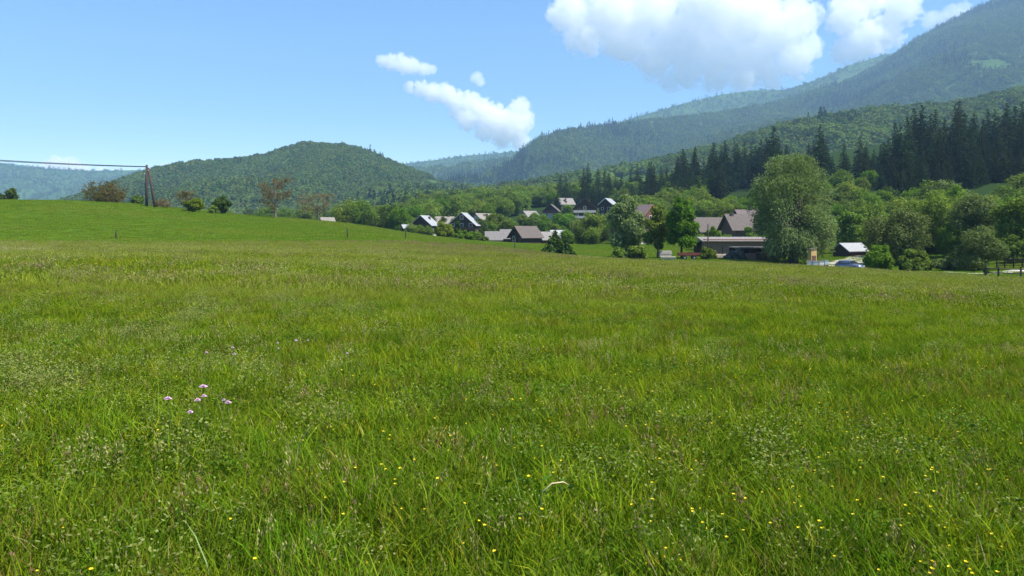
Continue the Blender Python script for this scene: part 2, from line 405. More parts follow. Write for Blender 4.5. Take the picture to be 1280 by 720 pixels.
def leafy(n, rad, h0, h1_, L, Wd, pal, r=rng, flat=.6):
    cen = np.zeros((n, 3)); a = r.uniform(0, 2*np.pi, n); q = np.sqrt(r.uniform(0, 1, n))*rad
    cen[:, 0] = np.cos(a)*q; cen[:, 1] = np.sin(a)*q; cen[:, 2] = r.uniform(h0, h1_, n)
    ax = np.stack([np.cos(a), np.sin(a), np.full(n, .25)], 1)
    v, qd = leaf_quads(cen, L*r.uniform(.6, 1.3, n), Wd*r.uniform(.6, 1.3, n), ax, flat, r)
    c = pal[r.integers(0, len(pal), n)]*r.uniform(.75, 1.25, (n, 1))
    return v, qd, None, np.repeat(c, 4, 0), 0
def seedheads(n, rad, h0, h1_, col, wid=.0025, hl=.10, hw=.012, k=14, r=rng):
    st = tuft(n, rad, h0, h1_, wid, 3, .25, np.array([(.16, .19, .06)]), 0, r)
    tips = st[0].reshape(n, 7, 3)[:, 6]
    cen = np.repeat(tips, k, 0); cen[:, 2] -= r.uniform(0, hl, n*k); cen[:, :2] += r.normal(0, hw, (n*k, 2))
    v, q = leaf_quads(cen, .022*hw/.012, .007*hw/.012, np.tile([0, 0, 1.], (n*k, 1)), .7, r)
    c = np.repeat(np.tile(col, (n*k, 1))*r.uniform(.7, 1.3, (n*k, 1)), 4, 0)
    return merge(st, (v, q, None, c, 0))
HERB = np.array([(.075, .16, .012), (.11, .20, .016), (.085, .17, .02), (.14, .21, .02)])
PALE = np.array([(.20, .25, .08), (.25, .27, .10), (.17, .23, .06)])
near_protos = []
NEAR_ = GREENS*np.array([.76, .81, .8]); HERB = HERB*.8; PALE = PALE*.9  # shade of looking down into the sward put into the near colours
PALS = [NEAR_, NEAR_*np.array([.62, .80, .8]), GREENS*np.array([1.18, 1.06, .9]), NEAR_*np.array([.8, .95, 1.0]), np.concatenate([NEAR_, np.array([(.17, .12, .03), (.20, .15, .04), (.15, .13, .03)])])]
for k in range(5): near_protos.append(tuft(270, .24, .07, .22+.025*k, .0068, 3, .9, PALS[k], .05 if k == 4 else .02))                    # 0-4 fine grass
for k in range(2): near_protos.append(merge(tuft(150, .24, .07, .23, .0068, 3, .8, NEAR_), leafy(150, .24, .05, .20, .030, .014, HERB)))  # 5-6 herbs
near_protos.append(merge(tuft(200, .25, .08, .25, .0068, 3, .8, NEAR_), seedheads(7, .24, .24, .36, np.array((.26, .17, .10)))))        # 7 brown heads
near_protos.append(merge(tuft(200, .25, .08, .25, .0068, 3, .8, NEAR_), seedheads(8, .24, .24, .36, np.array((.34, .32, .13)))))       # 8 straw heads
near_protos.append(merge(tuft(140, .24, .08, .24, .0068, 3, .8, NEAR_), leafy(170, .22, .14, .34, .022, .012, PALE)))                   # 9 pale bedstraw
near_protos.append(tuft(60, .2, .10, .28, .011, 3, 1.0, NEAR_*1.15, .06))                                               # 10 broad blades
near_protos.append(merge(tuft(150, .22, .08, .24, .0068, 3, .8, NEAR_), leafy(70, .2, .06, .20, .045, .018, np.array([(.08, .18, .02), (.07, .155, .02)])), leafy(3, .2, .24, .28, .014, .012, np.array([(.7, .55, .02)]))))  # 11 with tiny yellow
far_protos = []
for k in range(4): far_protos.append(tuft(170, .6, .1, .30+.02*k, .02, 2, .8, [GREENS*np.array([.8, .9, 1]), GREENS, GREENS*np.array([1.3, 1.12, 1.0]), np.concatenate([GREENS, np.array([(.20, .15, .04), (.24, .18, .05)])])][k]))                                        # 0-3
far_protos.append(merge(tuft(130, .6, .12, .32, .02, 2, .8), seedheads(26, .6, .28, .46, np.array((.26, .18, .12)), .006, .14, .03, 6)))  # 4 brown heads
far_protos.append(merge(tuft(130, .6, .12, .32, .02, 2, .8), seedheads(30, .6, .26, .44, np.array((.34, .33, .16)), .006, .14, .03, 6)))  # 5 pale heads
far_protos.append(merge(tuft(120, .6, .18, .40, .016, 2), leafy(200, .6, .1, .34, .05, .028, HERB)))                       # 6 herbs
far_protos.append(merge(tuft(150, .6, .18, .40, .016, 2), leafy(11, .55, .30, .38, .024, .02, np.array([(.75, .55, .02)]))))  # 7 yellow flowers
M_grass = leaf_mat("meadow_blades", None, .27, .15, attr="Col", gloss=0, patch=(.22, .26, .035))

def field_points(d0, d1, dens, spread=.86, r=rng):
    A = (d1*d1-d0*d0)*spread; n = int(A*dens)
    y = np.sqrt(r.uniform(d0*d0, d1*d1, n)); x = r.uniform(-1, 1, n)*(y*spread+1.0)
    return x, y
def choose(r, probs):
    """probs: (n, k) unnormalised -> index per row"""
    c = np.cumsum(probs, 1); u = r.uniform(0, 1, len(probs))*c[:, -1]
    return (u[:, None] > c).sum(1)
def make_grass(name, protos, d0, d1, dens, near, s0, s1, grid=None):
    if grid:           # even cover close by
        X, Y = np.meshgrid(np.arange(-8.5, 8.5, grid), np.arange(d0, d1, grid)); x = X.ravel()+rng.uniform(-.5, .5, X.size)*grid; y = Y.ravel()+rng.uniform(-.5, .5, X.size)*grid
        k = np.abs(x) < y*.86+1; x = x[k]; y = y[k]
    else: x, y = field_points(d0, d1, dens)
    keep = y < meadow_far_edge(x, y)+rng.normal(0, .6, len(x)); x = x[keep]; y = y[keep]
    z = hg(x, y)-.01; n = len(x)
    n1 = fbm(x*.35, y*.35, 11, 3); n2 = fbm(x*.09, y*.16, 21, 3); n3 = fbm(x*.05, y*.30, 31, 3); n4 = fbm(x*1.3, y*1.3, 41, 2)
    px = x/y*F+640
    if near:
        P = np.zeros((n, 12)); P[:, 0] = .8; P[:, 1] = .3+3.0*np.clip((.50-n1)*5, 0, 1); P[:, 2] = .3+3.0*np.clip((n1-.50)*5, 0, 1)*np.clip(y/14, .3, 1)+2.4*np.clip((y-5.5)/9, 0, 1); P[:, 3] = .8; P[:, 4] = .25+2.6*np.clip((n2-.5)*6, 0, 1)  # brighter tufts favoured with distance, part of the painted near-to-far brightening
        P[:, 5:7] = .5+2.0*np.clip((n1-.5)*4, 0, 1)[:, None]
        P[:, 7] = .10+.9*np.clip((n2-.52)*6, 0, 1); P[:, 8] = .15+.9*np.clip((n3-.55)*6, 0, 1)
        weed = np.exp(-(((x+5.5)/3.2)**2+((y-10.5)/4.5)**2)); P[:, 9] = .12+4.5*weed*np.clip((n4-.35)*3, 0, 1)
        P[:, 10] = .8; P[:, 11] = .4+2.2*np.clip((n2-.48)*5, 0, 1)*(x > -1.5)
    else:
        P = np.zeros((n, 8)); P[:, 0] = .3+2.2*np.clip((.50-n1)*5, 0, 1); P[:, 1] = .7; P[:, 2] = .5+2.2*np.clip((n1-.5)*5, 0, 1); P[:, 3] = .25+2.2*np.clip((n2-.5)*6, 0, 1)
        band = np.exp(-((px-590)/130)**2)*np.clip((y-55)/25, 0, 1)
        P[:, 4] = .15+1.0*np.clip((n2-.5)*6, 0, 1)+3.2*band
        P[:, 5] = .25+9*np.clip((n3-.54)*8, 0, 1)*np.clip((y-22)/10, 0, 1)+8*np.exp(-((px-10)/60)**2-((y-44)/5)**2)
        P[:, 6] = 1.0; P[:, 7] = .25+1.2*np.clip((n1-.5)*5, 0, 1)+1.2*np.exp(-((px-60)/120)**2-((y-26)/6)**2)
    idx = choose(rng, P)
    s = rng.uniform(s0, s1, n)*(.82+.45*n1)
    scl = np.stack([s, s, s*rng.uniform(.85, 1.15, n)], 1)
    rot = np.stack([rng.normal(0, .07, n), rng.normal(0, .07, n), rng.uniform(0, 6.283, n)], 1)
    tint = np.clip((n3-.5)*3.2, 0, .7)*np.clip((y-10)/25, 0, 1)+np.clip((n2-.55)*1.5, 0, .25)+rng.uniform(0, .12, n)+.17*np.clip((y-9)/30, 0, 1)  # last term paints the meadow's brightening with distance into the blade colour
    o = scatter_obj(name, protos, np.stack([x, y, z], 1), idx, rot, scl, [M_grass], tint)
    return tag(o, kind="stuff"), n
g1, n1_ = make_grass("meadow_grass", near_protos, 1.2, 19, 30, True, .85, 1.1)
g3, _ = make_grass("meadow_grass", near_protos, 1.2, 8, 26, True, .65, .9, .17)
g2, n2_ = make_grass("meadow_grass", far_protos, 18.5, 100, 4.2, False, .9, 1.15)
print("grass", n1_, n2_)
# short mown grass of the hill and of the valley meadow
x = rng.uniform(-190, 130, 80000); y = rng.uniform(78, 250, 80000)
k = (y > meadow_far_edge(x, y)-1); x = x[k]; y = y[k]
mown = [tuft(160, .9, .05, .14, .03, 2, .7, np.array([(.095, .20, .014), (.12, .225, .018), (.14, .225, .022)]), .02),
        tuft(160, .9, .05, .17, .03, 2, .7, np.array([(.10, .20, .016), (.135, .225, .018), (.15, .225, .024)]), .04)]
n = len(x); nn = fbm(x*.05, y*.1, 51, 3)
idx = (rng.uniform(0, 1, n) < np.clip((nn-.42)*5, .1, .9)).astype(int)
s = rng.uniform(.7, 1.3, n)
o = scatter_obj("mown_grass", mown, np.stack([x, y, hg(x, y)+.03], 1), idx, np.stack([np.zeros(n), np.zeros(n), rng.uniform(0, 6.28, n)], 1), np.stack([s, s, s], 1), [M_grass], np.clip((nn-.5)*1.5, 0, .3))
tag(o, kind="stuff")

# ------------------------------------------------------------------ trees
def crown_mesh(name, v, q, m):
    me = mesh_np(name, v, q); me.materials.append(m); return me
def spruce_geo(H, R0, seed, dens=1.0):
    r = np.random.default_rng(seed); V = []; b = 0
    cen = []; ax = []; Ls = []; Ws = []
    nw = int(34*dens); zs = np.linspace(.05, .985, nw)
    for i, t in enumerate(zs):
        z = t*H; rad = R0*1.55*((1-t)**.75)*r.uniform(.78, 1.15)+.12
        nbr = max(5, int(13*(1-t)+4))
        for k in range(nbr):
            a = r.uniform(0, 6.283); rr = rad*r.uniform(.65, 1.15); ns = max(2, int(rr*2.1))
            for j in range(ns):
                f = (j+.6)/ns; dr = rr*f
                droop = -.28*rr*f*f+.05*rr*f
                for m in range(2):
                    cen.append((math.cos(a)*dr+r.normal(0, .13), math.sin(a)*dr+r.normal(0, .13), z+droop-m*.25+r.normal(0, .12)))
                    ax.append((math.cos(a), math.sin(a), -.35-.9*m)); Ls.append(.62+.5*(1-t)); Ws.append(.30+.22*(1-t))
    cen = np.array(cen); v, q = leaf_quads(cen, np.array(Ls)*r.uniform(.7, 1.3, len(cen)), np.array(Ws)*r.uniform(.7, 1.3, len(cen)), np.array(ax), .45, r)
    return v, q
def blob_crown(H, base, rx, nl, nleaf, size, seed, ry=None, shape='round', droop=0.0, inner=.15):
    """crown of leaf lobes filling an egg between base and H"""
    r = np.random.default_rng(seed); ry = ry or rx; lob = []
    ch = H-base; nl = int(nl*1.6)
    for i in range(nl):
        p = rand_dirs(1, r)[0]*r.uniform(.25, 1.0)**.5
        t = .5+.5*p[2]
        if shape == 'dome': t = abs(p[2])**.8
        lr = min(rx, ch*.5)*r.uniform(.22, .40)
        rr = (1-lr/rx*.8)
        if shape == 'oval':                       # widest low, tapering to the top
            prof = np.interp(t, [0, .15, .4, .75, 1], [.62, .95, 1, .72, .25]); q = math.hypot(p[0], p[1])+1e-6; k = prof*r.uniform(.2, 1)**.5/q
            x, y = p[0]*k*rx*rr, p[1]*k*ry*rr; lr *= .6+.5*prof
        elif shape == 'dome':
            prof = math.sqrt(max(.06, 1-t*t*.92)); q = math.hypot(p[0], p[1])+1e-6; k = prof*r.uniform(.15, 1)**.5/q
            x, y = p[0]*k*rx*rr, p[1]*k*ry*rr
        else: x, y = p[0]*rx*rr, p[1]*ry*rr
        z = base+lr*.6+(ch-lr*1.5)*t
        lob.append((x, y, z, lr))
    lob = np.array(lob); wts = lob[:, 3]**2; wts /= wts.sum()
    pick = r.choice(len(lob), nleaf, p=wts); d = rand_dirs(nleaf, r)
    rad = np.where(r.uniform(0, 1, nleaf) < inner, r.uniform(.3, .9, nleaf), r.normal(.95, .13, nleaf))
    wob = 1+.25*np.sin(d[:, 0]*6+lob[pick, 0])*np.sin(d[:, 1]*6+lob[pick, 1]*2)
    cen = lob[pick, :3]+d*(lob[pick, 3]*rad*wob)[:, None]*np.array([1, 1, .85])
    cen[:, 2] -= droop*np.abs(r.normal(0, .5, nleaf))
    v, q = leaf_facing(cen, d+np.array([0, 0, .45]), size*r.uniform(.6, 1.4, nleaf), size*.62*r.uniform(.6, 1.4, nleaf), 1.0, r)
    return v, q, lob[r.permutation(len(lob))]
def trunk_mb(H, r0, lob=None, seed=0, top=.75, nlimb=9):
    r = random.Random(seed); mb = MB()
    pts = [(0, 0, -.6), (0, 0, H*.08)]; rr = [r0*1.5, r0]
    for k in range(1, 5):
        t = k/4*top; pts.append((r.uniform(-1, 1)*H*.015*k, r.uniform(-1, 1)*H*.015*k, H*t)); rr.append(r0*(1-.85*k/4))
    mb.tube(pts, rr, 8)
    if lob is not None:
        for L in list(lob)[:nlimb]:
            z0 = max(H*.10, min(L[2]*.55, H*.6)); p0 = Vector((0, 0, z0)); p1 = Vector(L[:3]); m = (p0+p1)/2+Vector((0, 0, -.08*H*r.random()))
            mb.tube([p0, m, p1], [r0*.5, r0*.28, r0*.08], 5)
    return mb
def make_tree(name, label, cat, crown_me, trunk_me, loc, scl, rz, group=None):
    e = empty(name, loc, label, cat, group, rz)
    e.scale = scl
    new_obj("crown", crown_me, e); new_obj("trunk", trunk_me, e)
    return e
# spruce variants, 30 m tall
SPR = []
for k, (R0, H) in enumerate([(4.3, 30), (3.7, 30), (4.8, 30), (3.3, 30), (4.0, 30)]):
    v, q = spruce_geo(H, R0, 100+k); cm = crown_mesh("crown", v, q, M_spruce)
    tm = MB().tube([(0, 0, -1.5), (0, 0, 12), (0, 0, 29)], [.42, .3, .05], 7).mesh("trunk"); tm.materials.append(M_bark); SPR.append((cm, tm))
# broadleaf variants, 14 m tall
BRD = []
for k, (mm, rx, shp) in enumerate([(L_broad, 5.2, 'round'), (L_broad, 4.4, 'oval'), (L_fresh, 5.0, 'round'), (L_grey, 4.8, 'round'), (L_dark, 5.0, 'oval'), (L_olive, 4.6, 'round'), (L_broad, 5.8, 'round'), (L_fresh, 4.0, 'oval')]):
    v, q, lob = blob_crown(14, .4, rx*1.1, 30, 8000, .62, 200+k, shape=shp)
    cm = crown_mesh("crown", v, q, mm); tm = trunk_mb(14, .28, lob, k).mesh("trunk", True); tm.materials.append(M_bark); BRD.append((cm, tm))
def place_top(px, d, py_top, Hn, sink=.2):
    x, y, z = G(px, d); zt = ZC+(YH-py_top)/F*d
    return (x, y, z-sink), max(.15, (zt-z+sink)/Hn)

# --- spruce wood on the right hand slope
OUT = ([660, 690, 720, 737, 750, 765, 790, 815, 840, 860, 890, 905, 930, 960, 967, 985, 1010, 1025, 1040, 1055, 1080, 1092, 1110, 1125, 1135, 1155, 1180, 1207, 1235, 1270, 1300, 1340],
       [222, 218, 212, 203, 210, 214, 205, 198, 192, 179, 180, 172, 170, 162, 156, 175, 178, 155, 182, 180, 172, 178, 156, 140, 127, 127, 130, 122, 132, 115, 118, 120])
nsp = 0
def add_spruce(px, d, top, lab, grp):
    global nsp
    (x, y, z), s = place_top(px, d, top, 30, .6)
    if s < .3: return
    s = min(s, 1.35); v = SPR[random.randrange(5)]
    make_tree("spruce_tree", lab, "spruce", v[0], v[1], (x, y, z), (s*random.uniform(1.1, 1.5), s*random.uniform(1.1, 1.5), s), random.uniform(0, 6.28), grp)
    nsp += 1
sl_lab = "dark green spruce in the dense wood on the slope behind the willow"
sl_grp = "spruces of the dense hillside wood"
px = 1085
while px < 1335:           # dense stand at the right
    for lay, (dd, off) in enumerate([(330, 2), (300, 14), (275, 34), (255, 60), (242, 82)]):
        p = px+random.uniform(-6, 6)
        add_spruce(p, dd+random.uniform(-8, 8), np.interp(p, *OUT)+off+abs(random.gauss(0, 12)), sl_lab, sl_grp)
    px += 10.5
px = 812
while px < 1085:           # middle stand
    for lay, (dd, off) in enumerate([(430, 2), (400, 8), (370, 18), (345, 30)]):
        p = px+random.uniform(-6, 6)
        if random.random() < .93 and not (lay >= 2 and (1035 < p < 1075 or 905 < p < 945)):
            add_spruce(p, dd+random.uniform(-12, 12), np.interp(p, *OUT)+off+abs(random.gauss(0, 9)), "dark spruce among leafy trees on the slope above the barn roofs", "spruces above the barn roofs")
    px += 7.6
px = 688
while px < 812:            # thinner stand at the left end
    for lay, (dd, off) in enumerate([(480, 1), (445, 10), (410, 22), (380, 38)]):
        p = px+random.uniform(-5, 5)
        if random.random() < .72 and not (lay == 3 and p < 765):
            add_spruce(p, dd+random.uniform(-14, 14), np.interp(p, *OUT)+off+abs(random.gauss(0, 8)), "dark spruce standing in the mixed wood above the village", "spruces above the village")
    px += 7
for p, d, t in [(1025, 300, 155), (967, 340, 157), (1055, 290, 178), (892, 370, 178), (762, 440, 216), (735, 540, 203), (712, 480, 228), (682, 450, 240), (1075, 320, 170)]:
    add_spruce(p, d, t, "dark spruce rising clear of the trees around it on the slope", "lone spruces rising out of the slope wood")
print("spruces", nsp)

# --- leafy trees of the slope and the valley, scattered
nbr = 0
def add_broad(px, d, top, kind, lab, grp, wsc=1.0, name="leafy_tree", cat="tree"):
    global nbr
    (x, y, z), s = place_top(px, d, top, 14, .3)
    s = max(.25, min(s, 1.7)); v = BRD[kind]
    make_tree(name, lab, cat, v[0], v[1], (x, y, z), (s*wsc, s*wsc, s), random.uniform(0, 6.28), grp); nbr += 1
labs = {0: "mid green leafy tree", 1: "tall oval green tree", 2: "fresh green leafy tree", 3: "grey-green leafy tree", 4: "dark green leafy tree", 5: "olive-brown leafy tree", 6: "broad spreading green tree", 7: "slim fresh green tree"}
def scatter_broad(px0, px1, d0, d1, n, h0, h1_, where, kinds, grpsuf):
    for i in range(n):
        k = random.choice(kinds); d = math.sqrt(random.uniform(d0*d0, d1*d1)); p = random.uniform(px0, px1)
        x, y, z = G(p, d); H = random.uniform(h0, h1_)
        top = YH-((z+H)-ZC)/d*F
        add_broad(p, d, top, k, labs[k]+" "+where, labs[k]+"s "+where, random.uniform(.95, 1.35))
def wood_mass(name, zones, kinds):
    """a far wood that reads as one mass: one object"""
    ps = []; ix = []; sc_ = []; rt = []; protos = []
    for k, kk in enumerate(kinds):
        me = BRD[kk][0]; v = np.empty(len(me.vertices)*3, np.float32); me.vertices.foreach_get("co", v); v = v.reshape(-1, 3)
        protos.append((v, np.arange(len(v)).reshape(-1, 4), None, None, k))
    for px0, px1, d0, d1, n, h0, h1_ in zones:
        for i in range(n):
            d = math.sqrt(random.uniform(d0*d0, d1*d1)); x, y, z = G(random.uniform(px0, px1), d); H = random.uniform(h0, h1_)/14; wd = H*random.uniform(.95, 1.35)
            ps.append((x, y, z-.3)); ix.append(random.randrange(len(kinds))); sc_.append((wd, wd, H)); rt.append((0, 0, random.uniform(0, 6.28)))
    o = scatter_obj(name, protos, np.array(ps), np.array(ix), np.array(rt), np.array(sc_), [BRD[kk][0].materials[0] for kk in kinds])
    return tag(o, kind="stuff")
wood_mass("mixed_wood", [(500, 655, 335, 640, 190, 9, 16), (655, 765, 440, 640, 80, 9, 15), (765, 900, 380, 600, 75, 8, 13), (425, 520, 240, 420, 44, 7, 13), (240, 430, 330, 520, 30, 7, 12)], [0, 1, 2, 4, 0, 6])
scatter_broad(768, 880, 270, 350, 46, 7, 12, "on the slope below the spruces", [0, 2, 4, 6, 0, 1], "")
scatter_broad(880, 1090, 225, 290, 50, 6, 10, "between the barns and the spruces", [0, 2, 2, 6, 5, 0], "")
scatter_broad(1085, 1320, 160, 215, 26, 9, 14, "at the foot of the spruce wood", [0, 6, 3, 2, 0], "")
scatter_broad(600, 780, 235, 320, 24, 4, 7, "among the village houses", [0, 2, 1, 6, 7, 4], "")
print("broad", nbr)

# --- single trees and bushes of their own
def own_tree(name, label, cat, px, d, top, wpx, leaf, nleaf, size, nl=24, base=.12, shape='round', seed=1, bark=None, limbs=10, group=None, trunk_r=.25, inner=.15, droop=0):
    x, y, z = G(px, d); H = (ZC+(YH-top)/F*d)-z; rx = wpx/F*d*.5
    v, q, lob = blob_crown(H, H*base, rx*.92, nl, nleaf, size, seed, shape=shape, inner=inner, droop=droop)
    e = empty(name, (x, y, z), label, cat, group)
    new_obj("crown", crown_mesh("crown", v, q, leaf), e)
    tm = trunk_mb(H, trunk_r, lob, seed, nlimb=limbs); tm.build("trunk", bark or M_bark, e, True)
    return e
T = own_tree
T("leafy_tree", "bright fresh green tree in front of the long wooden shed", "tree", 852, 126, 242, 46, L_fresh, 15000, .42, 30, .1, 'oval', 301, trunk_r=.2)
T("leafy_tree", "thin olive tree left of the bright green tree by the brown house", "tree", 822, 130, 252, 40, L_olive, 9000, .40, 18, .08, 'oval', 302, trunk_r=.15, inner=.3)
T("willow_tree", "grey-green feathery willow standing left of the brown gabled house", "willow", 783, 138, 238, 58, L_willow, 20000, .46, 28, .08, 'oval', 303, M_pale_bark, trunk_r=.25, inner=.3, droop=.8)
T("round_bush", "dark green bush at the foot of the feathery willow", "bush", 774, 116, 306, 22, L_broad, 4500, .3, 12, .02, 'dome', 304)
T("round_bush", "wide green bush between the feathery willow and the olive tree", "bush", 796, 118, 303, 30, L_broad, 5500, .3, 14, .02, 'dome', 305)
T("round_bush", "pale green bush in front of the wooden shed's left end", "bush", 884, 122, 306, 28, L_broad, 4500, .3, 12, .02, 'dome', 306)
T("leafy_tree", "round mid green tree left of the feathery willow at the field edge", "tree", 741, 220, 260, 38, L_broad, 8000, .5, 22, .06, 'round', 307)
T("leafy_tree", "round green tree below the dark gabled house", "tree", 705, 290, 263, 34, L_fresh, 7000, .55, 20, .05, 'round', 308)
T("leafy_tree", "green tree below the pale roofed house on the village slope", "tree", 712, 350, 252, 26, L_broad, 6000, .6, 20, .05, 'oval', 309)
T("leafy_tree", "broad green tree behind the low grey barn", "tree", 622, 270, 266, 44, L_broad, 9000, .55, 22, .05, 'round', 310)
T("round_bush", "yellow-green bush right of the left-hand chalet", "bush", 555, 195, 275.5, 29, L_yellow, 6000, .42, 16, .04, 'dome', 311)
T("slim_tree", "dark slim tree between the yellow-green bush and the second chalet", "tree", 571, 230, 270, 12, L_dark, 3000, .45, 12, .03, 'oval', 312)
T("round_bush", "bright green bush below the second chalet", "bush", 583, 185, 287, 38, L_fresh, 6000, .4, 16, .02, 'dome', 313)
T("round_bush", "small green bush left of the low grey barn", "bush", 605, 190, 294, 16, L_broad, 2500, .38, 10, .02, 'dome', 314)
# bushes at the right
T("leafy_tree", "big rounded green tree at the right, in front of the spruces", "tree", 1172, 135, 232, 112, L_broad, 30000, .40, 34, .05, 'round', 320)
T("leafy_tree", "grey-green tree with a rounded top right of the big rounded tree", "tree", 1216, 122, 238, 74, L_grey, 22000, .33, 28, .05, 'round', 321)
T("leafy_tree", "bright green treetop rising behind the rounded trees", "tree", 1192, 158, 229, 46, L_fresh, 8000, .5, 22, .05, 'oval', 322)
T("leafy_tree", "wide silvery green bush-like tree right of the big willow", "tree", 1122, 118, 256, 92, L_grey, 26000, .33, 30, .03, 'round', 323)
T("round_bush", "round grey-green bush above the gravel track", "bush", 1224, 95, 281, 70, L_grey, 22000, .25, 26, .02, 'dome', 324)
T("round_bush", "bright green low bush beside the gravel yard", "bush", 1098, 104, 301, 40, L_fresh, 8000, .33, 18, .02, 'dome', 325)
T("round_bush", "low bush below the silvery tree by the track", "bush", 1143, 101, 309, 46, L_broad, 8000, .33, 18, .02, 'dome', 326)
T("round_bush", "small low bush left of the round grey-green bush", "bush", 1180, 99, 318, 34, L_grey, 6000, .3, 14, .02, 'dome', 327)
T("leafy_tree", "mid green tree at the right edge above the timber railing", "tree", 1272, 112, 238, 62, L_broad, 13000, .42, 26, .04, 'round', 328)
T("round_bush", "green bush behind the timber railing at the right edge", "bush", 1272, 104, 291, 44, L_broad, 7000, .33, 16, .02, 'dome', 329)
T("leafy_tree", "leafy tree behind the big willow's right side", "tree", 1062, 150, 258, 44, L_broad, 9000, .46, 22, .05, 'round', 330)
T("leafy_tree", "dark rounded tree left of the pale shed roof's far end", "tree", 1078, 160, 274, 40, L_dark, 7000, .46, 20, .03, 'round', 331)
T("leafy_tree", "fresh green tree behind the big willow's crown", "tree", 1012, 190, 197, 40, L_fresh, 8000, .55, 22, .05, 'oval', 332)
T("leafy_tree", "olive-brown tree behind the dark barn roofs", "tree", 905, 232, 248, 40, L_olive, 8000, .5, 22, .05, 'round', 333)
T("leafy_tree", "green tree behind the ridge of the dark barn", "tree", 940, 240, 243, 34, L_fresh, 7000, .5, 22, .05, 'round', 334)
T("round_bush", "small dark green bush at the gravel track fence post", "bush", 1233, 82, 333, 9, L_dark, 1200, .2, 8, .02, 'dome', 335)
T("leafy_tree", "small green tree in front of the dark barn's brown wall", "tree", 935, 160, 281, 22, L_broad, 4000, .36, 14, .04, 'oval', 336)
T("leafy_tree", "low green tree at the barn's left roof", "tree", 892, 165, 280, 22, L_fresh, 4000, .36, 14, .04, 'round', 337)
scatter_broad(1085, 1330, 122, 150, 24, 4.5, 8.5, "filling in under the rounded trees at the right", [0, 3, 6, 3, 2], "")
scatter_broad(1040, 1120, 195, 240, 16, 6, 10, "on the bank right of the big willow", [0, 2, 6, 4], "")
scatter_broad(505, 605, 222, 244, 9, 2.6, 4.2, "in front of the chalets at the field edge", [0, 2, 6, 4], "")
scatter_broad(650, 765, 296, 342, 20, 4.5, 7.5, "close in front of the upper village houses", [0, 2, 1, 4, 6], "")
scatter_broad(705, 800, 196, 235, 12, 3, 5.5, "low along the far side of the valley meadow", [0, 2, 6, 4], "")
scatter_broad(500, 640, 255, 300, 22, 5, 9, "between the chalets", [0, 2, 1, 4], "")
scatter_broad(860, 970, 158, 180, 9, 3, 5, "low between the long shed and the barns", [0, 2, 6], "")
# left crest
T("leafy_tree", "small yellow-green tree on the crest, left of the dark tree", "tree", 243, 152, 246, 30, L_yellow, 5000, .4, 16, .05, 'round', 340)
T("leafy_tree", "dark green tree on the crest between the small green tree and the tall brown one", "tree", 277, 158, 243, 24, L_dark, 4500, .42, 16, .04, 'round', 341)
T("round_bush", "small green bush tucked against the dark crest tree", "bush", 266, 155, 256, 13, L_broad, 2000, .35, 10, .03, 'dome', 342)
T("round_bush", "low green bush behind the A-frame pole", "bush", 172, 158, 243, 18, L_broad, 2500, .4, 10, .03, 'dome', 343)
T("leafy_tree", "green treetop showing over the crest at the far left", "tree", 12, 200, 234, 26, L_dark, 4000, .5, 14, .05, 'round', 344)
# small conifers in the field
def conifer(px, d, top, wpx, label, seed):
    x, y, z = G(px, d); H = ZC+(YH-top)/F*d-z
    v, q = spruce_geo(H*1.0, wpx/F*d*.55, seed, .8)
    e = empty("young_spruce", (x, y, z), label, "spruce"); new_obj("crown", crown_mesh("crown", v, q, L_dark), e)
    MB().tube([(0, 0, -.4), (0, 0, H*.9)], [.12, .02], 6).build("trunk", M_bark, e)
conifer(694, 142, 289, 24, "young dark green conifer standing alone in the valley meadow", 61)
conifer(709, 140, 304, 16, "small low conifer right beside the young conifer in the meadow", 62)

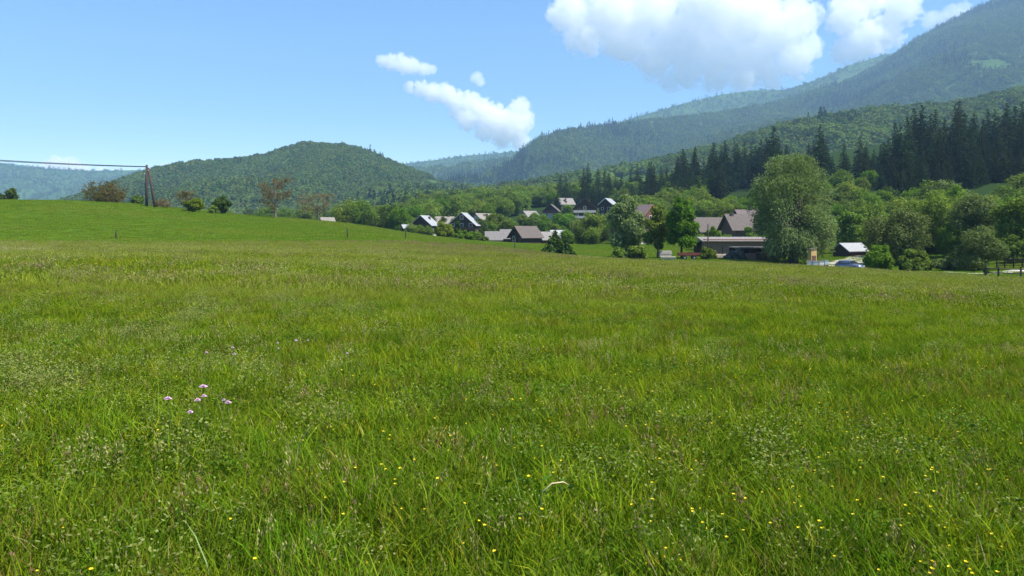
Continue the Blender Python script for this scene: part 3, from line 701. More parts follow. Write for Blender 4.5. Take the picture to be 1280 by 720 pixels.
# twiggy trees with young brown leaves
def twig_tree(label, px, d, top, wpx, nleaf, seed, name="budding_tree", cat="tree", upright=.9, trunk_r=.22, leaf=None, size=.34, nmain=16, dome=False):
    r = random.Random(seed); rr = np.random.default_rng(seed)
    x, y, z = G(px, d); H = ZC+(YH-top)/F*d-z; rx = wpx/F*d*.5
    mb = MB(); tips = []
    if not dome: mb.tube([(0, 0, -.5), (.05, 0, H*.3), (-.1, .05, H*.65), (0, 0, H*.97)], [trunk_r*1.3, trunk_r, trunk_r*.5, trunk_r*.08], 7)
    for i in range(nmain):
        t = r.uniform(.12, .85) if not dome else 0
        a = r.uniform(0, 6.28); p0 = Vector((0, 0, H*t)) if not dome else Vector((r.uniform(-.6, .6)*rx, r.uniform(-.6, .6)*rx, -.2))
        ln = rx*(math.sin(math.pi*(.22+.66*t))+.1)*r.uniform(.75, 1.1)
        if dome:
            e = rand_dirs(1, rr)[0]; p2 = Vector((e[0]*rx, e[1]*rx, abs(e[2])*H*.95+.2))
        else: p2 = p0+Vector((math.cos(a)*ln, math.sin(a)*ln, ln*upright*r.uniform(.5, 1.1)+.02*H))
        if p2.z > H: p2.z = H*r.uniform(.92, 1)
        m = (p0+p2)/2+Vector((0, 0, -.06*ln)); b0 = trunk_r*.42*(1-t*.6)
        mb.tube([p0, m, p2], [b0, b0*.6, b0*.18], 5)
        for j in range(8):
            f = r.uniform(.3, 1); q0 = p0.lerp(p2, f); dv = Vector((r.gauss(0, 1), r.gauss(0, 1), r.gauss(.35, .7))).normalized()*ln*r.uniform(.18, .42)
            q1 = q0+dv; q1.z = max(.3, min(q1.z, H)); mb.tube([q0, q1], [b0*.28, b0*.1], 4); tips.append((q0, q1))
            for k2 in range(3):
                s0 = q0.lerp(q1, r.uniform(.3, 1)); s1 = s0+Vector((r.gauss(0, 1), r.gauss(0, 1), r.gauss(.3, .7))).normalized()*ln*.16
                s1.z = max(.2, min(s1.z, H)); mb.tube([s0, s1], [b0*.14, b0*.06], 3); tips.append((s0, s1))
    e = empty(name, (x, y, z), label, cat)
    mb.build("trunk", M_pale_bark, e)
    tp = np.array([list(a.lerp(b, r.uniform(.3, 1.05))) for a, b in [tips[r.randrange(len(tips))] for _ in range(nleaf)]])
    tp += rr.normal(0, .22, tp.shape); tp[:, 2] = np.maximum(tp[:, 2], .1)
    v, q = leaf_quads(tp, size*rr.uniform(.5, 1.4, nleaf), size*.6*rr.uniform(.5, 1.4, nleaf), None, 1, rr)
    new_obj("crown", crown_mesh("crown", v, q, leaf or L_brown), e)
twig_tree("tall thinly leaved brownish tree on the crest, right of the dark tree", 344, 158, 224, 40, 2600, 71)
twig_tree("broad thinly leaved brownish tree with forked trunk on the crest", 397, 164, 243, 40, 1900, 72, upright=.7, size=.3)
twig_tree("wide brown twiggy bush on the crest left of the A-frame pole", 131, 150, 227, 54, 5200, 73, "twiggy_bush", "bush", dome=True, nmain=46, trunk_r=.14, leaf=leaf_mat("budding_bush_leaves", [(.10, .085, .03), (.15, .12, .035), (.09, .11, .03)], .3, .05))
twig_tree("brown twiggy bush on the crest right of the A-frame pole", 199, 153, 250, 26, 1500, 74, "twiggy_bush", "bush", dome=True, nmain=22, trunk_r=.1)
twig_tree("reddish-brown young tree behind the small yellow-green tree", 232, 160, 240, 22, 1200, 75, trunk_r=.12)

# --- the big willow
def big_willow():
    r = np.random.default_rng(88); x, y, z = G(991, 122); H = ZC+(YH-189)/F*122-z; rx = 54/F*122
    rr = random.Random(5); lob = []
    for i in range(75):
        a = i*2.399; t = rr.uniform(.03, 1); zz = H*(.10+.80*t)
        prof = np.interp(t, [0, .15, .5, .75, .9, 1], [.66, .80, 1.0, .86, .62, .30]); q = prof*rr.uniform(.25, 1)**.5
        lr = rx*rr.uniform(.17, .30); lob.append((math.cos(a)*q*(rx-lr*.7), math.sin(a)*q*(rx-lr*.7), min(zz, H-lr), lr))
    for i in range(26):
        a = i*2.399; q = rr.uniform(.15, .72); lob.append((math.cos(a)*q*rx, math.sin(a)*q*rx, H*rr.uniform(.05, .26), rx*rr.uniform(.16, .24)))
    lob = np.array(lob); w_ = lob[:, 3]**2; w_ /= w_.sum(); n = 46000
    pick = r.choice(len(lob), n, p=w_); d = rand_dirs(n, r); rad = np.where(r.uniform(0, 1, n) < .25, r.uniform(.2, .9, n), r.normal(.95, .16, n))
    c = lob[pick, :3]+d*(lob[pick, 3]*rad)[:, None]
    out = c-np.array([0, 0, H*.45]); out /= np.linalg.norm(out, axis=1)[:, None]
    cen = [c]; ax = [out*.8+np.array([0, 0, -.25])]
    # feathery sprays breaking the outline
    for k in range(900):
        L = lob[r.integers(0, len(lob))]; e = rand_dirs(1, r)[0]; e[2] = abs(e[2])*.8-.15; p = L[:3]+e*L[3]*.9
        o_ = p-np.array([0, 0, H*.42]); o_ /= np.linalg.norm(o_); ln = r.uniform(.7, 1.9); m_ = 16; t = (np.arange(m_)+.5)/m_
        pos = p[None]+o_[None]*(ln*t*(1-.3*t))[:, None]; pos[:, 2] -= ln*.55*t**2; dd = np.tile(o_, (m_, 1)); dd[:, 2] -= 1.1*t
        cen.append(pos+r.normal(0, .08, pos.shape)); ax.append(dd/np.linalg.norm(dd, axis=1)[:, None])
    c = np.concatenate(cen); a_ = np.concatenate(ax); c[:, 2] = np.abs(c[:, 2]-.2)+.2
    v, q = leaf_quads(c, .40*r.uniform(.6, 1.4, len(c)), .13*r.uniform(.7, 1.5, len(c)), a_, .5, r)
    e = empty("willow_tree", (x, y, z), "huge feathery pale green willow, the tallest leafy tree, beside the gravel yard", "willow")
    mb = MB(); mb.tube([(0, 0, -.6), (.1, 0, 1.6), (.3, 0, 3.6)], [1.0, .75, .62], 10)
    for i in range(22):
        L = lob[i*3]; p0 = Vector((.3, 0, 2.6+rr.uniform(0, 1.5))); p1 = Vector(L[:3]); mb.tube([p0, p0.lerp(p1, .5)+Vector((0, 0, H*.05)), p1], [.34, .18, .06], 6)
    new_obj("crown", crown_mesh("crown", v, q, L_willow), e); mb.build("trunk", M_bark, e, True)
big_willow()

# ------------------------------------------------------------------ mountains with forests
def mountain(name, ridge, base, zbase, nu, nv, amp, seed, mats, back=900):
    """ridge: (px, py, depth); base: depth of the foot (value or (px, depth) list)"""
    ridge = np.array(ridge, float); pu = np.linspace(ridge[0, 0], ridge[-1, 0], nu)
    py = np.interp(pu, ridge[:, 0], ridge[:, 1]); dr = np.interp(pu, ridge[:, 0], ridge[:, 2])
    kw = max(3, nu//60); ker = np.hanning(kw+2)[1:-1]; ker /= ker.sum(); py = np.convolve(np.pad(py, kw//2, 'edge'), ker, 'same')[kw//2:kw//2+nu]
    b = np.array(base, float)
    db = np.interp(pu, b[:, 0], b[:, 1])
    t = np.concatenate([np.linspace(0, 1, nv), np.linspace(1, 2, 12)[1:]])
    U, Tt = np.meshgrid(pu, t)
    DR = np.interp(U, pu, dr); DB = np.interp(U, pu, db); ZR = ZC+(YH-np.interp(U, pu, py))/F*DR
    front = Tt <= 1; Tb = np.maximum(Tt-1, 0)
    D = np.where(front, DB+(DR-DB)*Tt, DR+back*(Tt-1))
    prof = np.where(front, Tt**1.15, 1-Tb**1.3)
    X = (U-640)/F*D; Y = D
    Z = zbase+(ZR-zbase)*prof
    L = amp*6
    nz = (fbm(X/L, Y/L, seed, 4)-.5)*2*amp*np.where(front, np.sin(np.pi*np.clip(Tt, 0, 1))**.8, .3*np.clip(Tt-1, 0, 1))
    rid = (1-np.abs(2*vnoise(X/(L*.55), Y/(L*2.2), seed+9)-1)-.5)*amp*.9*np.where(front, np.sin(np.pi*np.clip(Tt, 0, 1)), 0)
    Z = Z+nz+rid
    v = np.stack([X.ravel(), Y.ravel(), Z.ravel()], 1); n1 = nu; n2 = len(t)
    i = (np.arange(n2-1)[:, None]*n1+np.arange(n1-1)[None]).ravel()
    q = np.stack([i, i+1, i+n1+1, i+n1], 1)
    o = new_obj(name, mesh_np(name, v, q, smooth=True), None, mats); tag(o, kind="structure")
    return X, Y, Z, nv
def forest(name, surf, n, protos, size, mats, con=.3, seed=0, tmin=0.0, tintf=None):
    X, Y, Z, nv = surf; r = np.random.default_rng(seed); nu = X.shape[1]
    # cell areas as weights
    tm = int(tmin*(nv-1))
    x0 = X[tm:nv+1]; y0 = Y[tm:nv+1]; z0 = Z[tm:nv+1]
    du = np.hypot(np.diff(x0, axis=1)[:-1], np.diff(y0, axis=1)[:-1]); dv = np.hypot(np.diff(x0, axis=0)[:, :-1], np.diff(y0, axis=0)[:, :-1])
    wgt = (du*dv).ravel(); wgt /= wgt.sum(); c = r.choice(len(wgt), n, p=wgt); ci, cj = np.divmod(c, nu-1)
    fu = r.uniform(0, 1, n); fv = r.uniform(0, 1, n)
    def bl(A): return (A[ci, cj]*(1-fu)+A[ci, cj+1]*fu)*(1-fv)+(A[ci+1, cj]*(1-fu)+A[ci+1, cj+1]*fu)*fv
    x, y, z = bl(x0), bl(y0), bl(z0)
    kp = fbm(x/(size*14), y/(size*36), seed+31, 3) < .75; x, y, z = x[kp], y[kp], z[kp]; n = len(x)
    nz = fbm(x/(size*22), y/(size*40), seed+3, 3); conif = r.uniform(0, 1, n) < np.clip(con+(nz-.55)*2.2, .0, .95)
    idx = np.where(conif, 3+r.integers(0, 2, n), r.integers(0, 3, n))
    s = size*r.uniform(.5, 1.5, n)*(.8+.5*fbm(x/(size*12), y/(size*24), seed+25, 2)); scl = np.stack([s, s, s*r.uniform(.85, 1.2, n)], 1)
    rot = np.stack([np.zeros(n), np.zeros(n), r.uniform(0, 6.28, n)], 1)
    tint = np.clip((fbm(x/(size*9), y/(size*20), seed+5, 3)-.5)*5, 0, .9)*np.clip(fbm(x/(size*60), y/(size*90), seed+15, 2)*2.2-.4, .1, 1)
    o = scatter_obj(name, protos, np.stack([x, y, z-size*.15], 1), idx, rot, scl, mats, tint)
    return tag(o, kind="stuff")
def far_crowns(nl, seed):
    out = []; r = np.random.default_rng(seed)
    for k in range(3):
        lob = rand_dirs(6, r)*.42; lob[:, 2] = np.abs(lob[:, 2])*.9+.45
        pick = r.integers(0, 6, nl); d = rand_dirs(nl, r); cen = lob[pick]+d*.42*r.uniform(.75, 1.08, (nl, 1))
        v, q = leaf_facing(cen, d+np.array([0, 0, .5]), .36, .28, .6, r); c = np.array([(.035, .08, .016), (.06, .12, .022), (.095, .155, .03)])[r.integers(0, 3, nl)]
        out.append((v, q, None, np.repeat(c, 4, 0), 0))
    for k in range(2):
        z = r.uniform(0, 1, nl)**1.4; a = r.uniform(0, 6.28, nl); rad = .42*(1-z)*r.uniform(.5, 1.1, nl)+.03
        cen = np.stack([np.cos(a)*rad, np.sin(a)*rad, .1+z*2.0], 1); ax = np.stack([np.cos(a), np.sin(a), np.full(nl, -.6)], 1)
        v, q = leaf_quads(cen, .34, .2, ax, .5, r); c = np.array([(.014, .034, .016), (.022, .046, .020)])[r.integers(0, 2, nl)]
        out.append((v, q, None, np.repeat(c, 4, 0), 0))
    return out
M_far = leaf_mat("far_forest_leaves", None, .3, .28, attr="Col", patch=(.11, .175, .035))
FC = far_crowns(90, 5); FCs = far_crowns(40, 6)

s_hill = mountain("round_hill", [(60, 262, 1250), (130, 238, 1300), (180, 218, 1400), (220, 208.5, 1450), (290, 201.5, 1500), (335, 195.5, 1550), (355, 188, 1555), (375, 182.5, 1560), (400, 181.5, 1560), (430, 183.5, 1560), (455, 191, 1560), (480, 201, 1550), (505, 212, 1540), (520, 217, 1500), (560, 232, 1420), (640, 248, 1300), (720, 262, 1200)],
    [(60, 850), (400, 800), (720, 900)], -5, 260, 70, 26, 5, [M_forestfloor])
forest("round_hill_forest", s_hill, 27000, FC, 6.6, [M_far], -.35, 1)
s_mid = mountain("wooded_slope", [(440, 262, 900), (520, 250, 950), (600, 240, 1000), (700, 225, 1050), (800, 208, 1100), (900, 184, 1100), (985, 156, 1100), (1040, 146, 1100), (1120, 139, 1100), (1190, 133, 1100), (1280, 112, 1100), (1400, 85, 1100), (1520, 60, 1100)],
    [(440, 560), (700, 620), (900, 560), (1280, 500), (1520, 480)], 5, 260, 60, 14, 6, [M_forestfloor])
forest("wooded_slope_forest", s_mid, 20000, FC, 6.6, [M_far], .2, 2)
s_big = mountain("mountain", [(540, 240, 2000), (600, 223, 2300), (635, 210, 2500), (648, 197, 2550), (657, 187, 2600), (680, 172, 2700), (700, 165.5, 2750), (760, 157.5, 2900), (800, 152, 3000), (850, 147, 3050), (900, 141, 3100), (950, 133, 3200), (1000, 121, 3300), (1050, 106, 3400), (1085, 89, 3450), (1112, 73, 3500), (1150, 48, 3500), (1200, 21, 3500), (1240, 3, 3500), (1280, -12, 3500), (1400, -45, 3500), (1560, -70, 3500)],
    [(540, 1300), (800, 1350), (1200, 1200), (1560, 1100)], -5, 420, 120, 125, 7, [M_forestfloor])
forest("mountain_forest", s_big, 62000, FCs, 10.0, [M_far], .15, 3)
s_b1 = mountain("mountain_ridge", [(740, 165, 4200), (796, 146, 4300), (850, 130.5, 4400), (900, 118.5, 4500), (940, 113, 4500), (985, 112, 4500), (1040, 118, 4500), (1120, 140, 4500)], [(740, 3300), (1120, 3300)], 20, 120, 40, 60, 8, [M_forestfloor], 500)
s_b2 = mountain("mountain_ridge", [(930, 135, 4300), (985, 112, 4300), (1020, 100, 4300), (1060, 82.5, 4300), (1106, 68, 4300), (1160, 62, 4300), (1240, 75, 4300)], [(930, 3300), (1240, 3300)], 20, 120, 40, 60, 9, [M_forestfloor], 500)
s_c1 = mountain("far_ridge", [(400, 222, 4700), (470, 212, 4700), (505, 205, 4700), (540, 200.5, 4750), (590, 194, 4800), (650, 189, 4800), (720, 180, 4800)], [(400, 3600), (720, 3600)], 0, 120, 30, 50, 10, [M_forestfloor], 500)
s_c2 = mountain("far_ridge", [(400, 232, 3000), (480, 217, 3100), (520, 211, 3200), (570, 206, 3250), (620, 200, 3300), (670, 192, 3300), (720, 185, 3300)], [(400, 1900), (720, 2100)], 0, 120, 30, 50, 11, [M_forestfloor])
s_l = mountain("far_ridge", [(-420, 190, 4300), (-200, 196, 4300), (-60, 200, 4400), (0, 205, 4400), (30, 208, 4400), (60, 211, 4450), (110, 213.5, 4500), (150, 213, 4500), (200, 212, 4500), (300, 225, 4500), (380, 240, 4500)], [(-420, 2600), (380, 2800)], 0, 200, 50, 60, 12, [M_forestfloor], 600)
for i, (s_, n_) in enumerate([(s_b1, 7000), (s_b2, 6000), (s_c1, 6000), (s_c2, 9000), (s_l, 14000)]):
    forest("far_ridge_forest", s_, n_, FCs, 9, [M_far], .15, 20+i)

# ------------------------------------------------------------------ clouds: bodies of droplets far beyond the haze box
def cloud(name, label, d, blobs, dens, seed, yd=1.0, nscale=None, thr=.12):
    """blobs: (px, py, radius in px); the body is as deep as it is wide"""
    r = np.random.default_rng(seed); k = d/F
    pts = [((px-640)*k, d+r.uniform(-.5, .5)*rp*k*yd, ZC+(YH-py)*k, rp*k) for px, py, rp in blobs]
    c0 = np.mean([p[:3] for p in pts], 0); rm = max(p[3] for p in pts); rav = float(np.mean([p[3] for p in pts]))
    import bmesh
    bm = bmesh.new()
    for x, y, z, rr in pts:
        g = bmesh.ops.create_icosphere(bm, subdivisions=2, radius=rr*1.12)
        bmesh.ops.translate(bm, verts=g['verts'], vec=Vector((x-c0[0], y-c0[1], z-c0[2])))
    me = bpy.data.meshes.new(name); bm.to_mesh(me); bm.free()
    m, t, out = mat(name+"_droplets")
    o = new_obj(name, me, None, [m]); o.location = c0
    rm_ = o.modifiers.new("skin", 'REMESH'); rm_.mode = 'VOXEL'; rm_.voxel_size = max(rav*.18, rm*.08)
    tc = N(t, "ShaderNodeTexCoord"); n1 = N(t, "ShaderNodeTexNoise"); n1.inputs["Scale"].default_value = 1/(rav*(nscale or .42)); n1.inputs["Detail"].default_value = 8; n1.inputs["Roughness"].default_value = .62
    t.links.new(tc.outputs["Object"], n1.inputs["Vector"])
    last = None
    for x, y, z, rr in pts:
        sb = N(t, "ShaderNodeVectorMath", operation='DISTANCE'); t.links.new(tc.outputs["Object"], sb.inputs[0]); sb.inputs[1].default_value = (x-c0[0], y-c0[1], z-c0[2])
        ma = N(t, "ShaderNodeMath", operation='MULTIPLY_ADD'); t.links.new(sb.outputs["Value"], ma.inputs[0]); ma.inputs[1].default_value = -1/rr; ma.inputs[2].default_value = 1.0
        if last is None: last = ma
        else:
            mx = N(t, "ShaderNodeMath", operation='SMOOTH_MAX'); t.links.new(last.outputs[0], mx.inputs[0]); t.links.new(ma.outputs[0], mx.inputs[1]); mx.inputs[2].default_value = .15; last = mx
    a = N(t, "ShaderNodeMath", operation='MULTIPLY_ADD'); t.links.new(n1.outputs["Fac"], a.inputs[0]); a.inputs[1].default_value = 2.3; a.inputs[2].default_value = -1.15-thr
    b = N(t, "ShaderNodeMath", operation='ADD'); t.links.new(a.outputs[0], b.inputs[0]); t.links.new(last.outputs[0], b.inputs[1])
    mr = N(t, "ShaderNodeMapRange"); t.links.new(b.outputs[0], mr.inputs[0]); mr.inputs[1].default_value = 0; mr.inputs[2].default_value = .07; mr.inputs[3].default_value = 0; mr.inputs[4].default_value = dens
    # nothing may touch the outer skin
    pv = N(t, "ShaderNodeVolumeScatter"); pv.inputs["Color"].default_value = (1, 1, 1, 1); pv.inputs["Anisotropy"].default_value = 0
    t.links.new(mr.outputs[0], pv.inputs["Density"]); t.links.new(pv.outputs[0], out.inputs["Volume"])
    m.cycles.volume_step_rate = .35
    return tag(o, label, "cloud")
cloud("cumulus_cloud", "huge white cumulus cloud above the mountain, running out of the top of the picture", 6500,
      [(712, 18, 30), (735, 38, 30), (760, 20, 38), (792, 45, 34), (770, 55, 22), (815, 12, 40), (822, 70, 30), (850, 48, 42), (858, 88, 26), (880, 12, 44), (905, 55, 42), (895, 95, 24), (935, 22, 42), (945, 72, 36), (925, 100, 20), (975, 40, 38), (985, 80, 26), (998, 22, 28), (1004, 62, 22), (962, 98, 18), (840, 102, 16)], .0075, 1, 1.6)
cloud("cumulus_cloud", "smaller white cloud right of the huge cloud, close over the mountain ridge", 6900,
      [(1055, 22, 28), (1080, 52, 30), (1108, 38, 28), (1122, 12, 26), (1060, 62, 22), (1090, 0, 26)], .008, 2)
cloud("cumulus_cloud", "white cloud in mid sky with a lobe reaching down to the valley gap", 9000,
      [(512, 109, 9), (526, 111, 12), (541, 115, 14), (557, 117, 15), (572, 127, 15), (588, 130, 17), (603, 141, 20), (585, 150, 16), (622, 150, 22), (640, 158, 22), (650, 135, 15), (655, 150, 15), (628, 172, 16), (650, 175, 14), (572, 140, 12), (605, 164, 14)], .009, 3)
cloud("cumulus_cloud", "small flat white cloud just above and left of the mid-sky cloud", 9000,
      [(477, 75, 9), (490, 78, 12), (503, 80, 13), (516, 83, 12), (530, 86, 10), (540, 87, 7), (500, 72, 8)], .009, 4)
cloud("cloud_wisp", "tiny white wisp right above the mid-sky cloud", 9000, [(597, 96, 8), (600, 102, 7), (592, 98, 6)], .008, 5)
cloud("cloud_wisp", "small white wisp at the mountain's skyline on the far right", 7000, [(1165, 25, 14), (1190, 18, 14), (1205, 12, 11), (1178, 24, 12)], .005, 6)
cloud("cumulus_cloud", "white cloud head peeping over the far left ridge below the wire", 16000, [(70, 205, 12), (85, 208, 14), (60, 212, 14), (105, 214, 12), (40, 216, 12), (125, 216, 10), (150, 217, 9)], .004, 7)
cloud("cumulus_cloud", "white cloud head in the dip between the far left ridge and the round hill", 16000, [(205, 212, 9), (218, 209, 8), (195, 216, 9), (226, 214, 9)], .004, 8)

# ------------------------------------------------------------------ village
M_dkwood = solid("dark_timber", (.045, .03, .022), .85, .4, 4, stretch=(6, 6, .5))
M_brwood = solid("brown_timber", (.12, .065, .045), .85, .35, 4, stretch=(6, 6, .5))
M_redwood = solid("weathered_red_boards", (.27, .16, .135), .85, .3, 4, stretch=(6, 6, .5))
M_plaster = solid("white_plaster", (.46, .45, .42), .9, .08, 2)
M_sheet = solid("pale_sheet_roof", (.29, .30, .31), .55, .15, 1.5, stretch=(4, 1, 1))
M_tan = solid("tan_roof", (.21, .19, .165), .85, .2, 2)
M_greyroof = solid("grey_shingle_roof", (.16, .15, .145), .85, .25, 3)
M_dkroof = solid("dark_shingle_roof", (.105, .088, .080), .85, .3, 3)
M_plum = solid("brown_tile_roof", (.13, .10, .10), .85, .25, 3)
M_pink = solid("pinkish_roof", (.20, .185, .175), .8, .2, 2)
M_orange = solid("orange_bargeboard", (.26, .12, .06), .7, .2, 4)
M_glass = solid("window_glass", (.02, .025, .03), .12, .1, 2, bump=0, spec=.6)
M_trim = solid("white_trim", (.7, .69, .66), .7, .06, 3)
M_concrete = solid("concrete", (.42, .41, .39), .9, .15, 2)
M_board = solid("pale_boards", (.50, .43, .33), .8, .2, 3, stretch=(.5, 6, 6))
M_redpaint = solid("faded_red_paint", (.18, .05, .036), .6, .25, 4)
M_metal = solid("galvanised_metal", (.35, .36, .37), .45, .15, 5, metal=.7)
M_rubber = solid("black_rubber", (.02, .02, .02), .85, .1, 5)
M_post = solid("weathered_post", (.06, .05, .042), .9, .35, 6, stretch=(4, 4, .6))

def house(name, label, cat, px, d, top, w, l, deg, roof, wall, base=None, eave=None, pitch=.85, ov=.55, storeys=0, balc=None, wins=True, chim=None, barge=None, door=True, centre=False, group=None, th=.16):
    """front gable stands at y=0 and the ridge runs back along +y; deg turns the ridge to the right"""
    x, y, z = G(px, d); zr = ZC+(YH-top)/F*d-z; ze = eave if eave is not None else max(.9, zr-pitch*w/2)
    if centre: pass
    e = empty(name, (x, y, z), label, cat, group, -R(deg))
    y0, y1 = (-l/2, l/2) if centre else (0, l)
    sl = (zr-ze)/(w/2); hb = min(base[1], ze*.95) if base else 0
    tw = zr-th-.03; te = ze-th-.03
    wm = MB()
    if base: wm.prism([(-w/2, hb), (w/2, hb), (w/2, te), (0, tw), (-w/2, te)], y0, y1)
    else: wm.prism([(-w/2, -.9), (w/2, -.9), (w/2, te), (0, tw), (-w/2, te)], y0, y1)
    wm.build("wall", wall, e)
    if base: MB().box((0, (y0+y1)/2, (hb-.9)/2), (w-.1, l-.1, hb+.9)).build("ground_floor", base[0], e)
    xe = w/2+ov; zee = zr-sl*xe
    rf = MB().prism([(-xe, zee-th), (0, zr-th), (xe, zee-th), (xe, zee), (0, zr), (-xe, zee)], y0-ov*1.3, y1+ov*1.3).build("roof", roof, e)
    if barge:
        bm_ = MB()
        bm_.prism([(-xe, zee-th*1.6), (0, zr-th*1.6), (xe, zee-th*1.6), (xe, zee+.03), (0, zr+.03), (-xe, zee+.03)], y0-ov*1.3-.10, y0-ov*1.3-.01); bm_.build("bargeboard", barge, rf)
    if chim:
        cx, cyy, ch = chim; MB().box((cx, y0+cyy*l, zr-abs(cx)*sl+ch/2-.4), (.7, .7, ch+.6)).box((cx, y0+cyy*l, zr-abs(cx)*sl+ch+.0), (.9, .9, .14)).build("chimney", M_dkroof if ch > 0 else M_concrete, rf)
    if wins:
        n = max(1, int(w//2.6)); lv = 0
        zz = 1.5
        while zz < tw-1.0:
            hw = w/2*min(1, (tw-zz-.9)/max(.1, tw-te)) if zz+.9 > te else w/2
            for i in range(n):
                wx = (i+.5)/n*w-w/2
                if abs(wx)+.6 > hw: continue
                if door and lv == 0 and i == n//2 and n > 1:
                    dr = MB().box((wx, y0-.02, .95), (1.0, .08, 2.1)).build("door", M_brwood, e); MB().tube([(wx+.35, y0-.08, 1), (wx+.35, y0-.12, 1)], .04, 6).build("handle", M_metal, dr); continue
                f = MB().box((wx, y0-.03, zz+.66), (1.2, .1, .1)).box((wx, y0-.03, zz-.66), (1.2, .1, .1)).box((wx-.55, y0-.03, zz), (.1, .1, 1.22)).box((wx+.55, y0-.03, zz), (.1, .1, 1.22)).build("window", M_trim, e)
                MB().box((wx, y0-.012, zz), (.99, .03, 1.2)).build("pane", M_glass, f)
            zz += 2.7; lv += 1
        for sx in (-1, 1):
            m = max(1, int(l//3.5))
            for i in range(m):
                wy = y0+(i+.5)/m*l
                if te > 2.3:
                    f = MB().box((sx*(w/2+.03), wy, 1.5+.66), (.1, 1.1, .1)).box((sx*(w/2+.03), wy, 1.5-.66), (.1, 1.1, .1)).box((sx*(w/2+.03), wy-.5, 1.5), (.1, .1, 1.22)).box((sx*(w/2+.03), wy+.5, 1.5), (.1, .1, 1.22)).build("window", M_trim, e)
                    MB().box((sx*(w/2+.012), wy, 1.5), (.03, .9, 1.2)).build("pane", M_glass, f)
    for bz in (balc or []):
        hw = w/2*min(1, max(.3, (tw-bz-.6)/max(.1, tw-te))) if bz+.9 > te else w/2
        mb = MB().box((0, y0-.62, bz-.08), (hw*2-.1, 1.2, .14)); mb.box((0, y0-1.18, bz+.48), (hw*2-.1, .06, .75)).box((0, y0-1.18, bz+.92), (hw*2-.06, .12, .08))
        for k in range(4): mb.box((-hw+.1+(hw*2-.2)*k/3, y0-1.16, bz+.45), (.1, .1, 1.0))
        mb.build("balcony", M_plaster if storeys else M_dkwood, e)
    return e
H = house
H("chalet", "dark timber chalet at the left with a bright pale right roof slope", "house", 526, 252, 269, 7.4, 8, 13, M_sheet, M_dkwood, (M_plaster, .9), balc=[2.7], chim=(1.5, .6, .8))
H("garden_shed", "small shed with a pale roof left of the left-hand chalet", "shed", 509, 246, 280.5, 2.6, 2.8, 62, M_sheet, M_dkwood, pitch=.7, wins=False, centre=True)
H("long_house", "long tan-roofed house behind the yellow-green bush", "house", 552, 300, 270.5, 8, 10, 80, M_tan, M_plaster, centre=True, pitch=.75, chim=(0, .8, .7))
H("chalet", "dark chalet with a very long bright right roof slope, middle of the village", "house", 577, 252, 265.5, 9.8, 6.5, 12, M_sheet, M_dkwood, (M_plaster, 1.5), balc=[2.6])
H("village_house", "tan-roofed house half hidden right of the long-roofed chalet", "house", 604, 285, 266.5, 7, 8, 40, M_tan, M_plaster, centre=True)
H("low_barn", "low pale grey barn, the lower left one of two joined end to end", "barn", 617, 222, 289, 6.5, 4.6, 86, M_greyroof, M_concrete, centre=True, pitch=.75, wins=False, ov=.35)
H("low_barn", "low pale grey barn right next to the dark-roofed hut", "barn", 638, 224, 286.5, 7, 5.8, 86, M_greyroof, M_dkwood, centre=True, pitch=.75, wins=False, ov=.35)
H("timber_hut", "dark-roofed timber hut with its gable to the left, by the field edge", "hut", 657, 212, 282.5, 5.8, 6.6, 52, M_dkroof, M_dkwood, centre=True, pitch=.95, ov=.7, barge=M_brwood)
H("pale_shed", "shed with a pinkish pale roof right behind the dark-roofed hut", "shed", 682, 222, 289.5, 4.5, 4, 62, M_pink, M_brwood, centre=True, pitch=.9, wins=False)
H("pale_shed", "white-roofed shed behind the lone young conifer", "shed", 697, 226, 287.5, 5, 4.5, 60, M_sheet, M_plaster, centre=True, pitch=.95, wins=False)
H("village_house", "small pale-roofed white house left on the village slope", "house", 662, 345, 263.5, 6, 7, 50, M_pink, M_plaster, centre=True)
H("chalet", "dark gabled chalet with a white lower wall on the village slope", "house", 688, 360, 255, 7.6, 9, 12, M_dkroof, M_dkwood, (M_plaster, 2.6), balc=[2.9])
H("village_house", "topmost house of the village slope with a pale pinkish roof", "house", 706, 415, 247.5, 8, 8.5, 68, M_pink, M_plaster, centre=True)
H("chalet", "tall chalet with three white balcony bands on its gable", "house", 731, 305, 247.5, 9.6, 11, 8, M_dkroof, M_dkwood, (M_plaster, 2.4), storeys=1, balc=[2.6, 5.2, 7.6], chim=(1.6, .5, .8))
H("village_house", "house with a white roof edge half behind the feathery willow", "house", 757, 330, 247.5, 6, 8, 25, M_sheet, M_dkwood, barge=M_trim)
H("farmhouse", "brown-roofed farmhouse with an orange-edged gable behind the olive tree", "house", 813, 196, 255.5, 9.5, 10, -42, M_plum, M_brwood, (M_plaster, 2.6), barge=M_orange, balc=[2.9, 5.4], chim=(-1.5, .6, .8))
H("barn", "dark-roofed barn with a brown timber gable above the long shed", "barn", 910, 190, 267.5, 8.5, 9, 83, M_dkroof, M_brwood, ov=.8, wins=False, chim=(.4, .1, .5))
H("barn", "higher dark-roofed barn with a black chimney, nearest the big willow", "barn", 945, 204, 262, 9, 11, 80, M_plum, M_dkwood, centre=True, ov=.8, wins=False, chim=(0, .35, 1.0))
H("barn", "lower dark-roofed barn behind the bright green tree's right side", "barn", 886, 205, 271.5, 8.5, 8.5, 78, M_dkroof, M_brwood, centre=True, ov=.7, wins=False)
H("small_shed", "small shed with a whitish sloping roof at the left end of the long shed", "shed", 882, 148, 300, 3.6, 3.4, 40, M_sheet, M_dkwood, centre=True, pitch=.5, wins=False)
H("small_shed", "low shed with a bright sheet roof and dark gable beside the gravel yard", "shed", 1063, 142, 303.5, 4.2, 4.6, 70, M_sheet, M_dkwood, centre=True, pitch=.62, wins=False, ov=.4)
